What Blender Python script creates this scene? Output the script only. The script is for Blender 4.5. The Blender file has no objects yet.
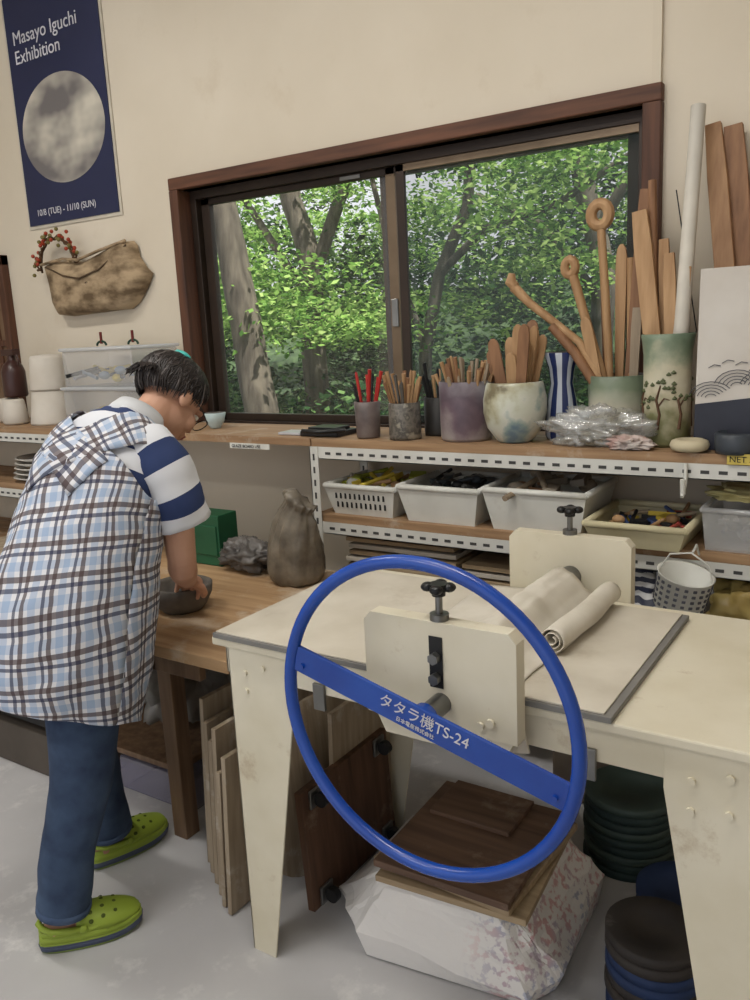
import bpy, math, random
from mathutils import Vector, Matrix, noise
random.seed(7)
S=bpy.context.scene
COL=bpy.context.collection
pi=math.pi
def V(*a): return Vector(a)
def lin(c):
    o=[]
    for x in c[:3]:
        x/=255.0
        o.append(x/12.92 if x<=.04045 else ((x+.055)/1.055)**2.4)
    return (o[0],o[1],o[2],1)

# ---------------------------------------------------------------- materials
MATS={}
def base(name):
    m=bpy.data.materials.new(name); m.use_nodes=True
    nt=m.node_tree; b=nt.nodes['Principled BSDF']
    return m,nt,b
def mk(name,c,c2=None,scale=6,rough=.55,metal=0,bump=0,stretch=(1,1,1),detail=4,con=(.3,.7),spec=.4,stain=None):
    if name in MATS: return MATS[name]
    m,nt,b=base(name); N=nt.nodes; L=nt.links
    if c2 is None: c2=tuple(x*.86 for x in c)
    tc=N.new('ShaderNodeTexCoord'); mp=N.new('ShaderNodeMapping'); mp.inputs['Scale'].default_value=stretch
    no=N.new('ShaderNodeTexNoise'); no.inputs['Scale'].default_value=scale; no.inputs['Detail'].default_value=detail
    cr=N.new('ShaderNodeValToRGB'); cr.color_ramp.elements[0].position=con[0]; cr.color_ramp.elements[1].position=con[1]
    cr.color_ramp.elements[0].color=lin(c2); cr.color_ramp.elements[1].color=lin(c)
    L.new(tc.outputs['Object'],mp.inputs[0]); L.new(mp.outputs[0],no.inputs['Vector']); L.new(no.outputs[0],cr.inputs[0])
    out=cr.outputs[0]
    if stain:   # (colour, scale, threshold, strength)
        n2=N.new('ShaderNodeTexNoise'); n2.inputs['Scale'].default_value=stain[1]; n2.inputs['Detail'].default_value=10; n2.inputs['Roughness'].default_value=.7
        r2=N.new('ShaderNodeValToRGB'); r2.color_ramp.elements[0].position=stain[2]; r2.color_ramp.elements[1].position=stain[2]+.12; r2.color_ramp.elements[0].color=(0,0,0,1); r2.color_ramp.elements[1].color=(stain[3],)*3+(1,)
        mx=N.new('ShaderNodeMix'); mx.data_type='RGBA'; mx.inputs[7].default_value=lin(stain[0])
        L.new(tc.outputs['Object'],n2.inputs['Vector']); L.new(n2.outputs[0],r2.inputs[0]); L.new(r2.outputs[0],mx.inputs[0]); L.new(out,mx.inputs[6]); out=mx.outputs[2]
    L.new(out,b.inputs['Base Color'])
    b.inputs['Roughness'].default_value=rough; b.inputs['Metallic'].default_value=metal; b.inputs['Specular IOR Level'].default_value=spec
    if bump:
        bp=N.new('ShaderNodeBump'); bp.inputs['Strength'].default_value=bump; bp.inputs['Distance'].default_value=.01
        L.new(no.outputs[0],bp.inputs['Height']); L.new(bp.outputs[0],b.inputs['Normal'])
    MATS[name]=m; return m
def thin(name,c,alpha,rough=.3,gloss=.1):
    m=bpy.data.materials.new(name); m.use_nodes=True; nt=m.node_tree; N=nt.nodes; L=nt.links; N.clear()
    o=N.new('ShaderNodeOutputMaterial'); t=N.new('ShaderNodeBsdfTransparent'); d=N.new('ShaderNodeBsdfDiffuse'); g=N.new('ShaderNodeBsdfGlossy')
    d.inputs[0].default_value=lin(c); g.inputs['Roughness'].default_value=rough
    m1=N.new('ShaderNodeMixShader'); m1.inputs[0].default_value=alpha; L.new(t.outputs[0],m1.inputs[1]); L.new(d.outputs[0],m1.inputs[2])
    m2=N.new('ShaderNodeMixShader'); m2.inputs[0].default_value=gloss; L.new(m1.outputs[0],m2.inputs[1]); L.new(g.outputs[0],m2.inputs[2]); L.new(m2.outputs[0],o.inputs[0])
    return m
def wood(name,c,c2,axis=0,rough=.6,scale=3,stain=None):
    st=[14,14,14]; st[axis]=1
    return mk(name,c,c2,scale=scale,rough=rough,stretch=tuple(st),detail=5,con=(.3,.72),bump=.08,stain=stain)

wallm=mk('wall_plaster',(217,207,190),(203,192,173),scale=1.3,rough=.9,bump=.05,detail=8,stain=((190,174,150),2.5,.58,.35))
ceilm=mk('ceiling_paint',(226,220,208),scale=2,rough=.9)
floorm=mk('floor_vinyl',(196,195,196),(176,175,176),scale=2.2,rough=.5,detail=8,stain=((222,220,218),6,.56,.6))
casing=wood('casing_brown',(106,68,48),(68,42,30),0)
casingv=wood('casing_brown_v',(100,64,45),(64,40,29),2)
alu=mk('aluminium_dark',(58,46,38),(46,37,31),rough=.4,metal=.3)
alul=mk('aluminium_bronze',(126,108,88),(102,86,68),rough=.35,metal=.5)
white=mk('white_plastic',(220,220,214),(200,200,193),rough=.5,stain=((186,180,168),14,.6,.4))
steelw=mk('white_steel',(216,216,211),(194,194,188),rough=.5,stain=((170,150,124),18,.64,.6))
dark=mk('dark_rubber',(30,30,32),(20,20,22),rough=.6)
black=mk('black_knob',(22,22,24),rough=.35)
steel=mk('steel',(150,150,148),(110,110,108),rough=.35,metal=.9)
cream=mk('cream_enamel',(219,212,192),(204,195,170),scale=5,rough=.5,detail=9,con=(.22,.6),stain=((158,132,98),9,.60,.5))
canvas=mk('canvas_cloth',(208,201,187),(190,182,166),scale=7,rough=.95,bump=.25,detail=8,stain=((168,156,138),5,.56,.45))
plank=wood('plank_wood',(174,142,108),(134,104,76),0,stain=((196,186,170),8,.56,.5))
tablew=wood('table_wood',(192,160,122),(160,126,90),0,stain=((204,192,174),5,.54,.55))
tabled=wood('table_dark_wood',(130,104,80),(94,72,54),2)
ply=wood('plywood',(172,156,134),(134,118,98),2,stain=((196,188,176),7,.55,.6))
plyx=wood('plywood_x',(174,154,124),(136,116,90),0)
plyd=wood('plywood_dark',(112,86,68),(80,60,48),0,stain=((150,136,120),8,.58,.5))
plydv=wood('plywood_dark_v',(106,76,58),(68,48,36),2,stain=((150,132,112),8,.58,.5))
stick=wood('stick_wood',(188,152,112),(150,114,78),2)
stick2=wood('stick_dark',(154,114,82),(114,80,56),2)
bluep=mk('blue_paint',(18,74,168),(12,58,146),rough=.26,spec=.6)
claym=mk('grey_clay',(112,106,100),(82,78,73),rough=.75,bump=.2,scale=20)
skin=mk('skin',(198,154,130),(182,136,112),scale=9,rough=.55)
hairm=mk('dark_hair',(46,38,36),(18,14,13),scale=30,rough=.5,stretch=(1,1,.2))
denim=mk('denim',(64,82,108),(38,52,78),scale=14,rough=.95,bump=.3,detail=8)
lime=mk('lime_foam',(152,172,64),(134,154,50),rough=.55)
clearp=thin('clear_plastic',(220,222,224),.30,.2,.12)
bagp=thin('bag_plastic',(214,214,208),.24,.22,.16)
bagp2=thin('bag_plastic_grey',(150,148,144),.55,.38,.08)
glassm=thin('window_glass',(215,222,220),.04,.02,.04)  # pale diffuse share puts a painted haze over the view outside
meshm=thin('insect_screen',(78,86,84),.36,.5,.0)
red=mk('red_plastic',(190,44,38),rough=.4)
teal=mk('teal_plastic',(70,190,182),rough=.4)
yellow=mk('yellow_cloth',(218,196,80),(196,170,56),rough=.7)
green=mk('green_box',(34,92,62),(24,74,48),rough=.5)

# ---------------------------------------------------------------- mesh builder
class B:
    def __init__(s): s.v=[];s.f=[];s.m=[];s.s=[];s.uv=[]
    def add(s,vs,fs,m=0,sm=False,T=None,uv=None):
        o=len(s.v)
        for p in vs:
            p=Vector(p); s.v.append(T@p if T is not None else p)
        s.uv.extend(uv if uv else [(0,0)]*len(vs))
        for f in fs: s.f.append([i+o for i in f]); s.m.append(m); s.s.append(sm)
    def box(s,a,b,m=0,T=None):
        x0,y0,z0=a;x1,y1,z1=b
        vs=[(x0,y0,z0),(x1,y0,z0),(x1,y1,z0),(x0,y1,z0),(x0,y0,z1),(x1,y0,z1),(x1,y1,z1),(x0,y1,z1)]
        s.add(vs,[(0,3,2,1),(4,5,6,7),(0,1,5,4),(1,2,6,5),(2,3,7,6),(3,0,4,7)],m,False,T)
    def cbox(s,c,d,m=0,T=None,rot=None):
        M=Matrix.Translation(Vector(c))
        if rot: M=M@rot
        if T is not None: M=T@M
        s.box((-d[0]/2,-d[1]/2,-d[2]/2),(d[0]/2,d[1]/2,d[2]/2),m,M)
    def tube(s,pts,rad,n=10,m=0,closed=False,cap=True,flat=1.0,T=None,up=None):
        pts=[Vector(p) for p in pts]; k=len(pts)
        if not hasattr(rad,'__len__'): rad=[rad]*k
        vs=[];prev=None
        for i,p in enumerate(pts):
            if closed: t=pts[(i+1)%k]-pts[i-1]
            else: t=pts[min(i+1,k-1)]-pts[max(i-1,0)]
            t.normalize()
            if prev is None:
                r=up and Vector(up) or (V(0,0,1) if abs(t.z)<.9 else V(1,0,0))
                a=(r-t*r.dot(t)).normalized()
            else: a=(prev-t*prev.dot(t)).normalized()
            prev=a; b=t.cross(a)
            for j in range(n):
                q=2*pi*j/n; vs.append(p+a*math.cos(q)*rad[i]*flat+b*math.sin(q)*rad[i])
        fs=[]
        R=k if closed else k-1
        for i in range(R):
            for j in range(n):
                i2=(i+1)%k; fs.append((i*n+j,i*n+(j+1)%n,i2*n+(j+1)%n,i2*n+j))
        s.add(vs,fs,m,True,T)
        if cap and not closed:
            s.add(vs[:n],[tuple(range(n))[::-1]],m,False,T); s.add(vs[-n:],[tuple(range(n))],m,False,T)
    def ctube(s,pts,rad,n=12,m=0,T=None):
        pts=[Vector(p) for p in pts]
        o=len(s.v)
        s.tube(pts,rad,n,m,cap=False,T=T)
        k=len(pts)
        s.f.append([o+j for j in range(n)][::-1]); s.m.append(m); s.s.append(True)
        s.f.append([o+(k-1)*n+j for j in range(n)]); s.m.append(m); s.s.append(True)
    def cyl(s,c,r,h,n=24,m=0,r2=None,T=None):
        c=Vector(c); s.tube([c,c+V(0,0,h)],[r,r if r2 is None else r2],n,m,T=T)
    def lathe(s,c,prof,n=28,m=0,T=None,ms=None):
        c=Vector(c)
        k=len(prof);vs=[]
        for r,z in prof:
            for j in range(n):
                q=2*pi*j/n; vs.append(c+V(r*math.cos(q),r*math.sin(q),z))
        o=len(s.v); s.add(vs,[],m,True,T)
        for i in range(k-1):
            for j in range(n):
                s.f.append([o+i*n+j,o+i*n+(j+1)%n,o+(i+1)*n+(j+1)%n,o+(i+1)*n+j]); s.m.append(ms[i] if ms else m); s.s.append(True)
    def ell(s,c,r,m=0,nu=20,nv=12,T=None,fn=None):
        vs=[];fs=[]
        for i in range(1,nv):
            a=pi*i/nv
            for j in range(nu):
                q=2*pi*j/nu; vs.append([math.sin(a)*math.cos(q),math.sin(a)*math.sin(q),math.cos(a)])
        vs.append([0,0,1]);vs.append([0,0,-1]); n=len(vs)
        for i in range(nv-2):
            for j in range(nu): fs.append((i*nu+j,(i+1)*nu+j,(i+1)*nu+(j+1)%nu,i*nu+(j+1)%nu))
        for j in range(nu):
            fs.append((n-2,j,(j+1)%nu)); fs.append((n-1,(nv-2)*nu+(j+1)%nu,(nv-2)*nu+j))
        out=[]
        for p in vs:
            k=fn(Vector(p)) if fn else 1
            out.append((c[0]+p[0]*r[0]*k,c[1]+p[1]*r[1]*k,c[2]+p[2]*r[2]*k))
        s.add(out,fs,m,True,T)
    def blob(s,c,r,amp=.25,freq=2.5,m=0,flatb=True,nu=56,nv=36,seed=0,crease=.0):
        def fn(p):
            q=p*freq+V(seed*3.1,seed,0)
            return 1+amp*(noise.noise(q)+.5*abs(noise.noise(q*2.3)))*1.4-crease*abs(noise.noise(q*3.1+V(4,2,1)))-crease*.5*abs(noise.noise(q*6.3+V(1,2,5)))
        o=len(s.v); s.ell(c,r,m,nu,nv,fn=fn)
        if flatb:
            lim=c[2]-r[2]*.75
            for i in range(o,len(s.v)):
                if s.v[i].z<lim: s.v[i].z=lim
    def prism(s,poly,y0,y1,m=0,T=None,axis='y'):
        k=len(poly)
        def P(a,b,t):
            return (a,t,b) if axis=='y' else ((t,a,b) if axis=='x' else (a,b,t))
        vs=[P(a,b,y0) for a,b in poly]+[P(a,b,y1) for a,b in poly]
        fs=[tuple(range(k)),tuple(range(k,2*k))[::-1]]
        for i in range(k): fs.append((i,i+k,(i+1)%k+k,(i+1)%k))
        s.add(vs,fs,m,False,T)
    def make(s,name,mats,bevel=0,parent=None,solid=0,recenter=True,sub=0):
        me=bpy.data.meshes.new(name)
        c=V(0,0,0)
        if recenter and s.v:
            lo=V(*[min(p[i] for p in s.v) for i in range(3)]); hi=V(*[max(p[i] for p in s.v) for i in range(3)])
            c=V((lo.x+hi.x)/2,(lo.y+hi.y)/2,lo.z)
        me.from_pydata([tuple(p-c) for p in s.v],[],s.f)
        for m in mats: me.materials.append(m)
        me.polygons.foreach_set('material_index',s.m); me.polygons.foreach_set('use_smooth',s.s)
        if any(u!=(0,0) for u in s.uv):
            ul=me.uv_layers.new(name='UVMap')
            for l in me.loops: ul.data[l.index].uv=s.uv[l.vertex_index]
        me.update()
        ob=bpy.data.objects.new(name,me); ob.location=c; COL.objects.link(ob)
        if sub:
            mo=ob.modifiers.new('sub','SUBSURF'); mo.levels=sub; mo.render_levels=sub
        if solid:
            mo=ob.modifiers.new('sol','SOLIDIFY'); mo.thickness=solid; mo.offset=0
        if bevel:
            mo=ob.modifiers.new('bev','BEVEL'); mo.width=bevel; mo.segments=2; mo.limit_method='ANGLE'; mo.angle_limit=.7
        if parent:
            ob.parent=parent; ob.location=c-parent.location
        return ob
def empty(name,loc):
    e=bpy.data.objects.new(name,None); e.location=loc; COL.objects.link(e); e.empty_display_size=.1; return e
def text(name,body,loc,size,m,parent=None,rot=(pi/2,0,0),align='LEFT',sp=1):
    cu=bpy.data.curves.new(name,'FONT'); cu.body=body; cu.size=size; cu.align_x=align; cu.extrude=.0005; cu.space_line=sp
    cu.materials.append(m); o=bpy.data.objects.new(name,cu); COL.objects.link(o); o.rotation_euler=rot
    o.location=Vector(loc)-(parent.location if parent else V(0,0,0)); o.parent=parent
    return o
def RX(a): return Matrix.Rotation(a,4,'X')
def RY(a): return Matrix.Rotation(a,4,'Y')
def RZ(a): return Matrix.Rotation(a,4,'Z')
def TR(*a): return Matrix.Translation(Vector(a))

# ---------------------------------------------------------------- room shell
b=B(); b.box((-5.2,-2.8,-.1),(1.6,2.75,0)); b.make('floor',[floorm])
b=B(); b.box((-5.2,-2.8,3.4),(1.6,2.75,3.5)); b.make('ceiling',[ceilm])
b=B(); WX0,WX1,WZ0,WZ1=-2.60,-.72,1.12,2.09
b.box((-5.2,2.6,0),(WX0,2.75,3.4)); b.box((WX1,2.6,0),(1.6,2.75,3.4)); b.box((WX0,2.6,0),(WX1,2.75,WZ0)); b.box((WX0,2.6,WZ1),(WX1,2.75,3.4))
b.make('wall_back',[wallm])
b=B(); b.box((-5.2,-2.8,0),(-5.1,2.6,3.4)); b.make('wall_left',[wallm])
b=B(); b.box((1.5,-2.8,0),(1.6,2.6,3.4)); b.make('wall_right',[wallm])
b=B(); b.box((-.70,2.585,2.14),(-.675,2.6,3.4)); b.make('trim_1',[wallm])
win=empty('window_1',(-1.66,2.6,1.12))
b=B()
b.box((-2.645,2.57,2.09),(-.668,2.70,2.138)); b.make('head_casing',[casing],.004,win)
b=B(); b.box((-2.645,2.57,1.14),(-2.597,2.70,2.09)); b.box((-.722,2.57,1.14),(-.668,2.70,2.09)); b.make('jamb_casing',[casingv],.004,win)
b=B(); b.box((-2.597,2.64,1.12),(-.722,2.745,1.14)); b.box((-2.597,2.64,2.055),(-.722,2.745,2.09)); b.box((-2.597,2.64,1.14),(-2.565,2.745,2.06)); b.box((-.75,2.64,1.14),(-.722,2.745,2.06))
b.box((-2.56,2.665,1.14),(-2.515,2.69,2.055)); b.box((-1.655,2.665,1.14),(-1.615,2.69,2.055),1)
b.box((-2.56,2.665,1.14),(-1.61,2.69,1.17)); b.box((-2.56,2.665,2.03),(-1.61,2.69,2.055))
b.box((-1.70,2.70,1.14),(-1.655,2.725,2.055)); b.box((-.80,2.70,1.14),(-.75,2.725,2.055))
b.box((-1.70,2.70,1.14),(-.75,2.725,1.17)); b.box((-1.70,2.70,2.03),(-.75,2.725,2.055),1)
b.box((-1.60,2.645,1.14),(-1.565,2.66,2.055)); b.box((-1.60,2.645,2.03),(-.75,2.66,2.055),1)
b.box((-1.645,2.655,1.50),(-1.62,2.665,1.60),2)
b.box((-1.85,2.66,2.035),(-1.76,2.664,2.05),2)
b.make('sashes',[alu,alul,steel],.002,win)
b=B(); b.add([(-2.515,2.678,1.17),(-1.655,2.678,1.17),(-1.655,2.678,2.03),(-2.515,2.678,2.03)],[(0,1,2,3)]); b.add([(-1.655,2.712,1.17),(-.8,2.712,1.17),(-.8,2.712,2.03),(-1.655,2.712,2.03)],[(0,1,2,3)]); b.make('glass_panes',[glassm],0,win)
b=B(); b.add([(-1.6,2.652,1.15),(-.75,2.652,1.15),(-.75,2.652,2.04),(-1.6,2.652,2.04)],[(0,1,2,3)]); b.make('insect_screen',[meshm],0,win)
w2=empty('window_2',(-4.3,2.6,1.15))
b=B(); b.box((-3.88,2.56,1.15),(-3.83,2.6,1.94)); b.box((-4.8,2.56,1.89),(-3.83,2.6,1.94)); b.box((-4.8,2.56,1.15),(-4.75,2.6,1.94)); b.box((-4.75,2.575,1.15),(-3.88,2.585,1.89),1); b.box((-3.96,2.565,1.15),(-3.93,2.59,1.89),0); b.box((-4.75,2.565,1.5),(-3.88,2.59,1.53),0)
b.make('frame',[casingv,mk('frosted_pane',(120,96,74),(90,66,50),rough=.3)],.003,w2)

# ---------------------------------------------------------------- outside
def leafmat(name,stops,tr=.5):
    m=bpy.data.materials.new(name); m.use_nodes=True; nt=m.node_tree; N=nt.nodes; L=nt.links; N.clear()
    o=N.new('ShaderNodeOutputMaterial'); g=N.new('ShaderNodeNewGeometry'); cr=N.new('ShaderNodeValToRGB')
    e=cr.color_ramp.elements; e[0].color=lin(stops[0]); e[1].color=lin(stops[-1])
    for i,c in enumerate(stops[1:-1]):
        x=e.new((i+1)/(len(stops)-1)); x.color=lin(c)
    d=N.new('ShaderNodeBsdfDiffuse'); t=N.new('ShaderNodeBsdfTranslucent'); mx=N.new('ShaderNodeMixShader'); mx.inputs[0].default_value=tr
    L.new(g.outputs['Random Per Island'],cr.inputs[0]); L.new(cr.outputs[0],d.inputs[0]); L.new(cr.outputs[0],t.inputs[0]); L.new(d.outputs[0],mx.inputs[1]); L.new(t.outputs[0],mx.inputs[2]); L.new(mx.outputs[0],o.inputs[0])
    return m
leafL=leafmat('maple_leaves',[(64,100,48),(104,146,68),(150,188,98),(196,220,140)],.5)
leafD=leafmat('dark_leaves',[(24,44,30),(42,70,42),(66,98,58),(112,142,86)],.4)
def leaves(name,clumps,mat):
    vs=[];fs=[]
    for (c,r,n,sz) in clumps:
        for _ in range(n):
            while True:
                p=V(random.uniform(-1,1),random.uniform(-1,1),random.uniform(-1,1))
                if p.length<1: break
            p=V(c[0]+p.x*r[0],c[1]+p.y*r[1],c[2]+p.z*r[2])
            a=V(random.gauss(0,1),random.gauss(0,1),random.gauss(0,.45)).normalized()
            u=V(random.gauss(0,.6),random.gauss(0,.6),1).normalized(); w=a.cross(u).normalized()
            s=sz*random.uniform(.6,1.3); i=len(vs)
            vs+= [tuple(p),tuple(p+a*s*.5+w*s*.3),tuple(p+a*s),tuple(p+a*s*.5-w*s*.3)]
            fs.append((i,i+1,i+2,i+3))
    me=bpy.data.meshes.new(name); me.from_pydata(vs,[],fs); me.materials.append(mat); o=bpy.data.objects.new(name,me); COL.objects.link(o); return o
cl=[]
for i in range(105):
    y=random.uniform(5.2,10); k=y/2.65
    x=random.uniform(-2.7,-.4)*k; z=1.5+random.uniform(-.02,.75)*k
    cl.append(((x,y,z),(random.uniform(.4,1.0),.5,random.uniform(.08,.24)),380,.066))
leaves('maple_foliage',cl,leafL)
cl=[]
for i in range(62):
    y=random.uniform(6.8,10.5); k=y/2.65
    x=random.uniform(-2.8,-.3)*k; z=1.5+random.uniform(-.5,.28)*k
    cl.append(((x,y,z),(random.uniform(.6,1.1),.6,random.uniform(.3,.6)),480,.09))
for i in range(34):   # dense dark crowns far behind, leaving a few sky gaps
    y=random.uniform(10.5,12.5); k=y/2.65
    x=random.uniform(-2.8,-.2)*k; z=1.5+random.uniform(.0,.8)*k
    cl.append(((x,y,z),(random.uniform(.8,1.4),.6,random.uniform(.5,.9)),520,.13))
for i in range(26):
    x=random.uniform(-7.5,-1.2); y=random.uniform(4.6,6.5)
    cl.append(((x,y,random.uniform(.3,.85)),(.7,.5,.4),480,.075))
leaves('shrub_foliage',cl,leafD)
bark=mk('bark',(112,104,92),(58,52,46),scale=6,rough=.95,stretch=(3,3,.6),bump=.8,detail=8)
def tree(name,paths):
    b=B()
    for pts,r0,r1 in paths:
        n=len(pts); q=[]; rr=[]
        for i in range(n-1):
            for k in range(4):
                t=k/4; p=Vector(pts[i]).lerp(Vector(pts[i+1]),t); q.append(p+V(noise.noise(p*2),noise.noise(p*2+V(5,0,0)),0)*.05); u=(i+t)/(n-1); rr.append(r0+(r1-r0)*u)
        q.append(Vector(pts[-1])); rr.append(r1); b.tube(q,rr,12)
    return b.make(name,[bark])
tree('tree_trunk',[([(-4.22,5,-.3),(-4.33,5,.95),(-4.43,5,1.6),(-4.56,5,2.3),(-4.8,5,3.8)],.15,.10)])
tree('tree_trunk',[([(-4.95,6.5,-.3),(-4.9,6.5,1.3),(-4.92,6.5,2.1),(-5.05,6.5,2.7),(-5.3,6.5,4.2)],.13,.09),([(-4.92,6.5,2.0),(-4.7,6.6,2.5),(-4.45,6.6,3.0),(-4.3,6.6,4)],.07,.045),([(-4.9,6.5,1.7),(-5.3,6.5,2.3),(-5.8,6.6,2.9)],.05,.03)])
tree('tree_trunk',[([(-3.6,6.2,-.3),(-3.5,6.2,1.3),(-3.35,6.2,1.9),(-3.1,6.2,2.4),(-2.9,6.2,4)],.06,.04),([(-3.35,6.2,1.9),(-2.9,6.1,2.2),(-2.3,6.0,2.3),(-1.7,6,2.6)],.035,.02),([(-3.5,6.2,1.3),(-3.8,6.2,2.0),(-4.0,6.2,2.9)],.035,.02)])
tree('tree_trunk',[([(-2.3,7,-.3),(-2.25,7,1.8),(-2.5,7,3),(-2.6,7,4.5)],.11,.07),([(-2.25,7,1.6),(-2.8,7,2.3),(-3.4,7,2.6)],.04,.02),([(-2.3,7,2.2),(-1.9,7,2.8),(-1.7,7,3.6)],.05,.03)])
b=B(); vs=[];fs=[];nx,ny=50,30
for i in range(nx):
    for j in range(ny):
        x=-24+i*.8-0; y=2.8+j*.5
        z=-.3+max(0,(y-9.5))*.33+.25*noise.noise(V(x*.6,y*.6,0))
        vs.append((x,y,z))
for i in range(nx-1):
    for j in range(ny-1): fs.append((i*ny+j,(i+1)*ny+j,(i+1)*ny+j+1,i*ny+j+1))
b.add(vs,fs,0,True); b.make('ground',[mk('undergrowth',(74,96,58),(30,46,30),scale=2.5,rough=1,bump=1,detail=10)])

# ---------------------------------------------------------------- shelving
def angle_post(b,x,y,z0,z1,m=0,md=1):
    b.box((x,y,z0),(x+.035,y+.003,z1),m); b.box((x,y,z0),(x+.003,y+.035,z1),m)
    z=z0+.03
    while z<z1-.02:
        b.box((x+.013,y-.0008,z),(x+.021,y+.001,z+.022),md); z+=.045
def rail(b,x0,x1,y,z0,z1,m=0,md=1):
    b.box((x0,y,z0),(x1,y+.003,z1),m); b.box((x0,y,z0),(x1,y+.03,z0+.003),m)
    x=x0+.03
    while x<x1-.03:
        zz=(z0+z1)/2
        b.box((x,y-.0008,zz-.005),(x+.022,y+.001,zz+.004),md); x+=.045
def shelfunit(name,x0,x1):
    b=B()
    for y in (2.24,2.54):
        angle_post(b,x0-.005,y,0,1.112); angle_post(b,x1-.03,y,0,1.112)
    for zt in (1.112,.85,.56):
        rail(b,x0+.03,x1,2.243,zt-.042,zt)
        b.box((x0,2.245,zt-.04),(x0+.003,2.57,zt))
        b.box((x1-.003,2.245,zt-.04),(x1,2.57,zt))
        b.box((x0,2.248,zt),(x1,2.585,zt+.026),2)
    return b.make(name,[steelw,mk('slot_dark',(70,70,70),rough=.8),plank],.0)
shelfunit('steel_shelf_unit',-1.74,.25); shelfunit('steel_shelf_unit',-4.6,-2.95)
b=B(); b.box((-2.944,2.25,1.112),(-1.747,2.585,1.138)); b.box((-2.12,2.2485,1.092),(-1.93,2.2495,1.112),1); b.make('wooden_shelf_board',[plank,white],.003)
text('shelf_label_text','GLAZE BOARD USE',(-2.11,2.2475,1.096),.016,dark)

# ---------------------------------------------------------------- poster
po=empty('exhibition_poster',(-3.29,2.597,2.05))
posterm=mk('poster_navy',(38,44,78),(31,37,68),scale=2,rough=.5)
b=B(); b.box((-3.62,2.5945,2.035),(-2.96,2.5985,3.045),1); b.box((-3.605,2.590,2.05),(-2.975,2.5944,3.03),0); b.make('sheet',[posterm,mk('sleeve_edge',(206,198,182),rough=.4)],0,po)
plm=mk('plate_picture',(204,198,184),(112,108,108),scale=2.1,rough=.4,detail=3,con=(.40,.60),stretch=(1.4,1,2.0))
b=B(); n=64; b.add([(-3.286+.285*math.cos(2*pi*i/n),2.5885,2.44+.228*math.sin(2*pi*i/n)) for i in range(n)],[tuple(range(n))]); b.make('plate_print',[plm],0,po)
wt=mk('white_print',(222,222,228),rough=.7)
text('title','Masayo Iguchi\nExhibition',(-3.56,2.5885,2.83),.080,wt,po)
text('dates','10/8 (TUE) - 11/10 (SUN)',(-3.54,2.5885,2.09),.040,wt,po)
ba=empty('wall_basket',(-3.17,2.55,1.63))
wick=mk('wicker',(172,150,120),(98,80,58),scale=9,rough=.85,bump=.8,stretch=(1,1,2),detail=9,con=(.38,.62))
b=B()
out=[(-3.49,1.86),(-3.42,1.875),(-3.33,1.872),(-3.2,1.855),(-3.08,1.885),(-2.96,1.915),(-2.90,1.92),(-2.88,1.90),(-2.87,1.85),(-2.83,1.80),(-2.80,1.775),(-2.84,1.72),(-2.90,1.66),(-2.95,1.635),(-3.05,1.632),(-3.2,1.628),(-3.36,1.622),(-3.43,1.63),(-3.46,1.68),(-3.47,1.77)]
cx,cz=-3.15,1.76; rings=[]
for lay in range(6):
    k=[1,.975,.9,.7,.35,.02][lay]; y=[2.59,2.555,2.53,2.518,2.512,2.51][lay]
    rings+= [(cx+(x-cx)*k,y,cz+(z-cz)*k) for x,z in out]
n=len(out); fs=[]
for i in range(5):
    for j in range(n): fs.append((i*n+j,i*n+(j+1)%n,(i+1)*n+(j+1)%n,(i+1)*n+j))
b.add(rings,fs,0,True)
b.tube([(-3.48,2.53,1.862),(-3.3,2.515,1.874),(-3.19,2.51,1.86),(-3.05,2.515,1.888),(-2.90,2.54,1.918)],.007,8)
b.tube([(-3.44,2.525,1.85),(-3.3,2.508,1.80),(-3.19,2.505,1.78),(-3.05,2.508,1.81),(-2.90,2.54,1.90)],.004,6,1)
b.make('body',[wick,mk('wick_dark',(84,66,48),rough=.9)],0,ba)
b=B()
for k in range(3):
    pts=[];
    for i in range(17):
        t=i/16*pi; pts.append(V(-3.37-.135*math.cos(t)+.012*math.sin(i*1.7+k*2),2.54+.012*math.cos(i*1.9+k*2),1.83+.145*math.sin(t)+.01*math.sin(i*2.1+k)))
    b.tube(pts,.0055,6)
for i in range(50):
    t=random.uniform(.0,pi); b.ell((-3.37-.14*math.cos(t)+random.uniform(-.03,.03),2.525+random.uniform(-.02,.02),1.835+.15*math.sin(t)+random.uniform(-.03,.03)),(.009,.009,.009),random.choice([1,1,2]),8,6)
b.make('vine_handle',[mk('vine',(92,66,44),rough=.9),mk('berries',(168,62,34),rough=.4),mk('dry_leaf',(120,110,60),rough=.7)],0,ba)

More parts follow.
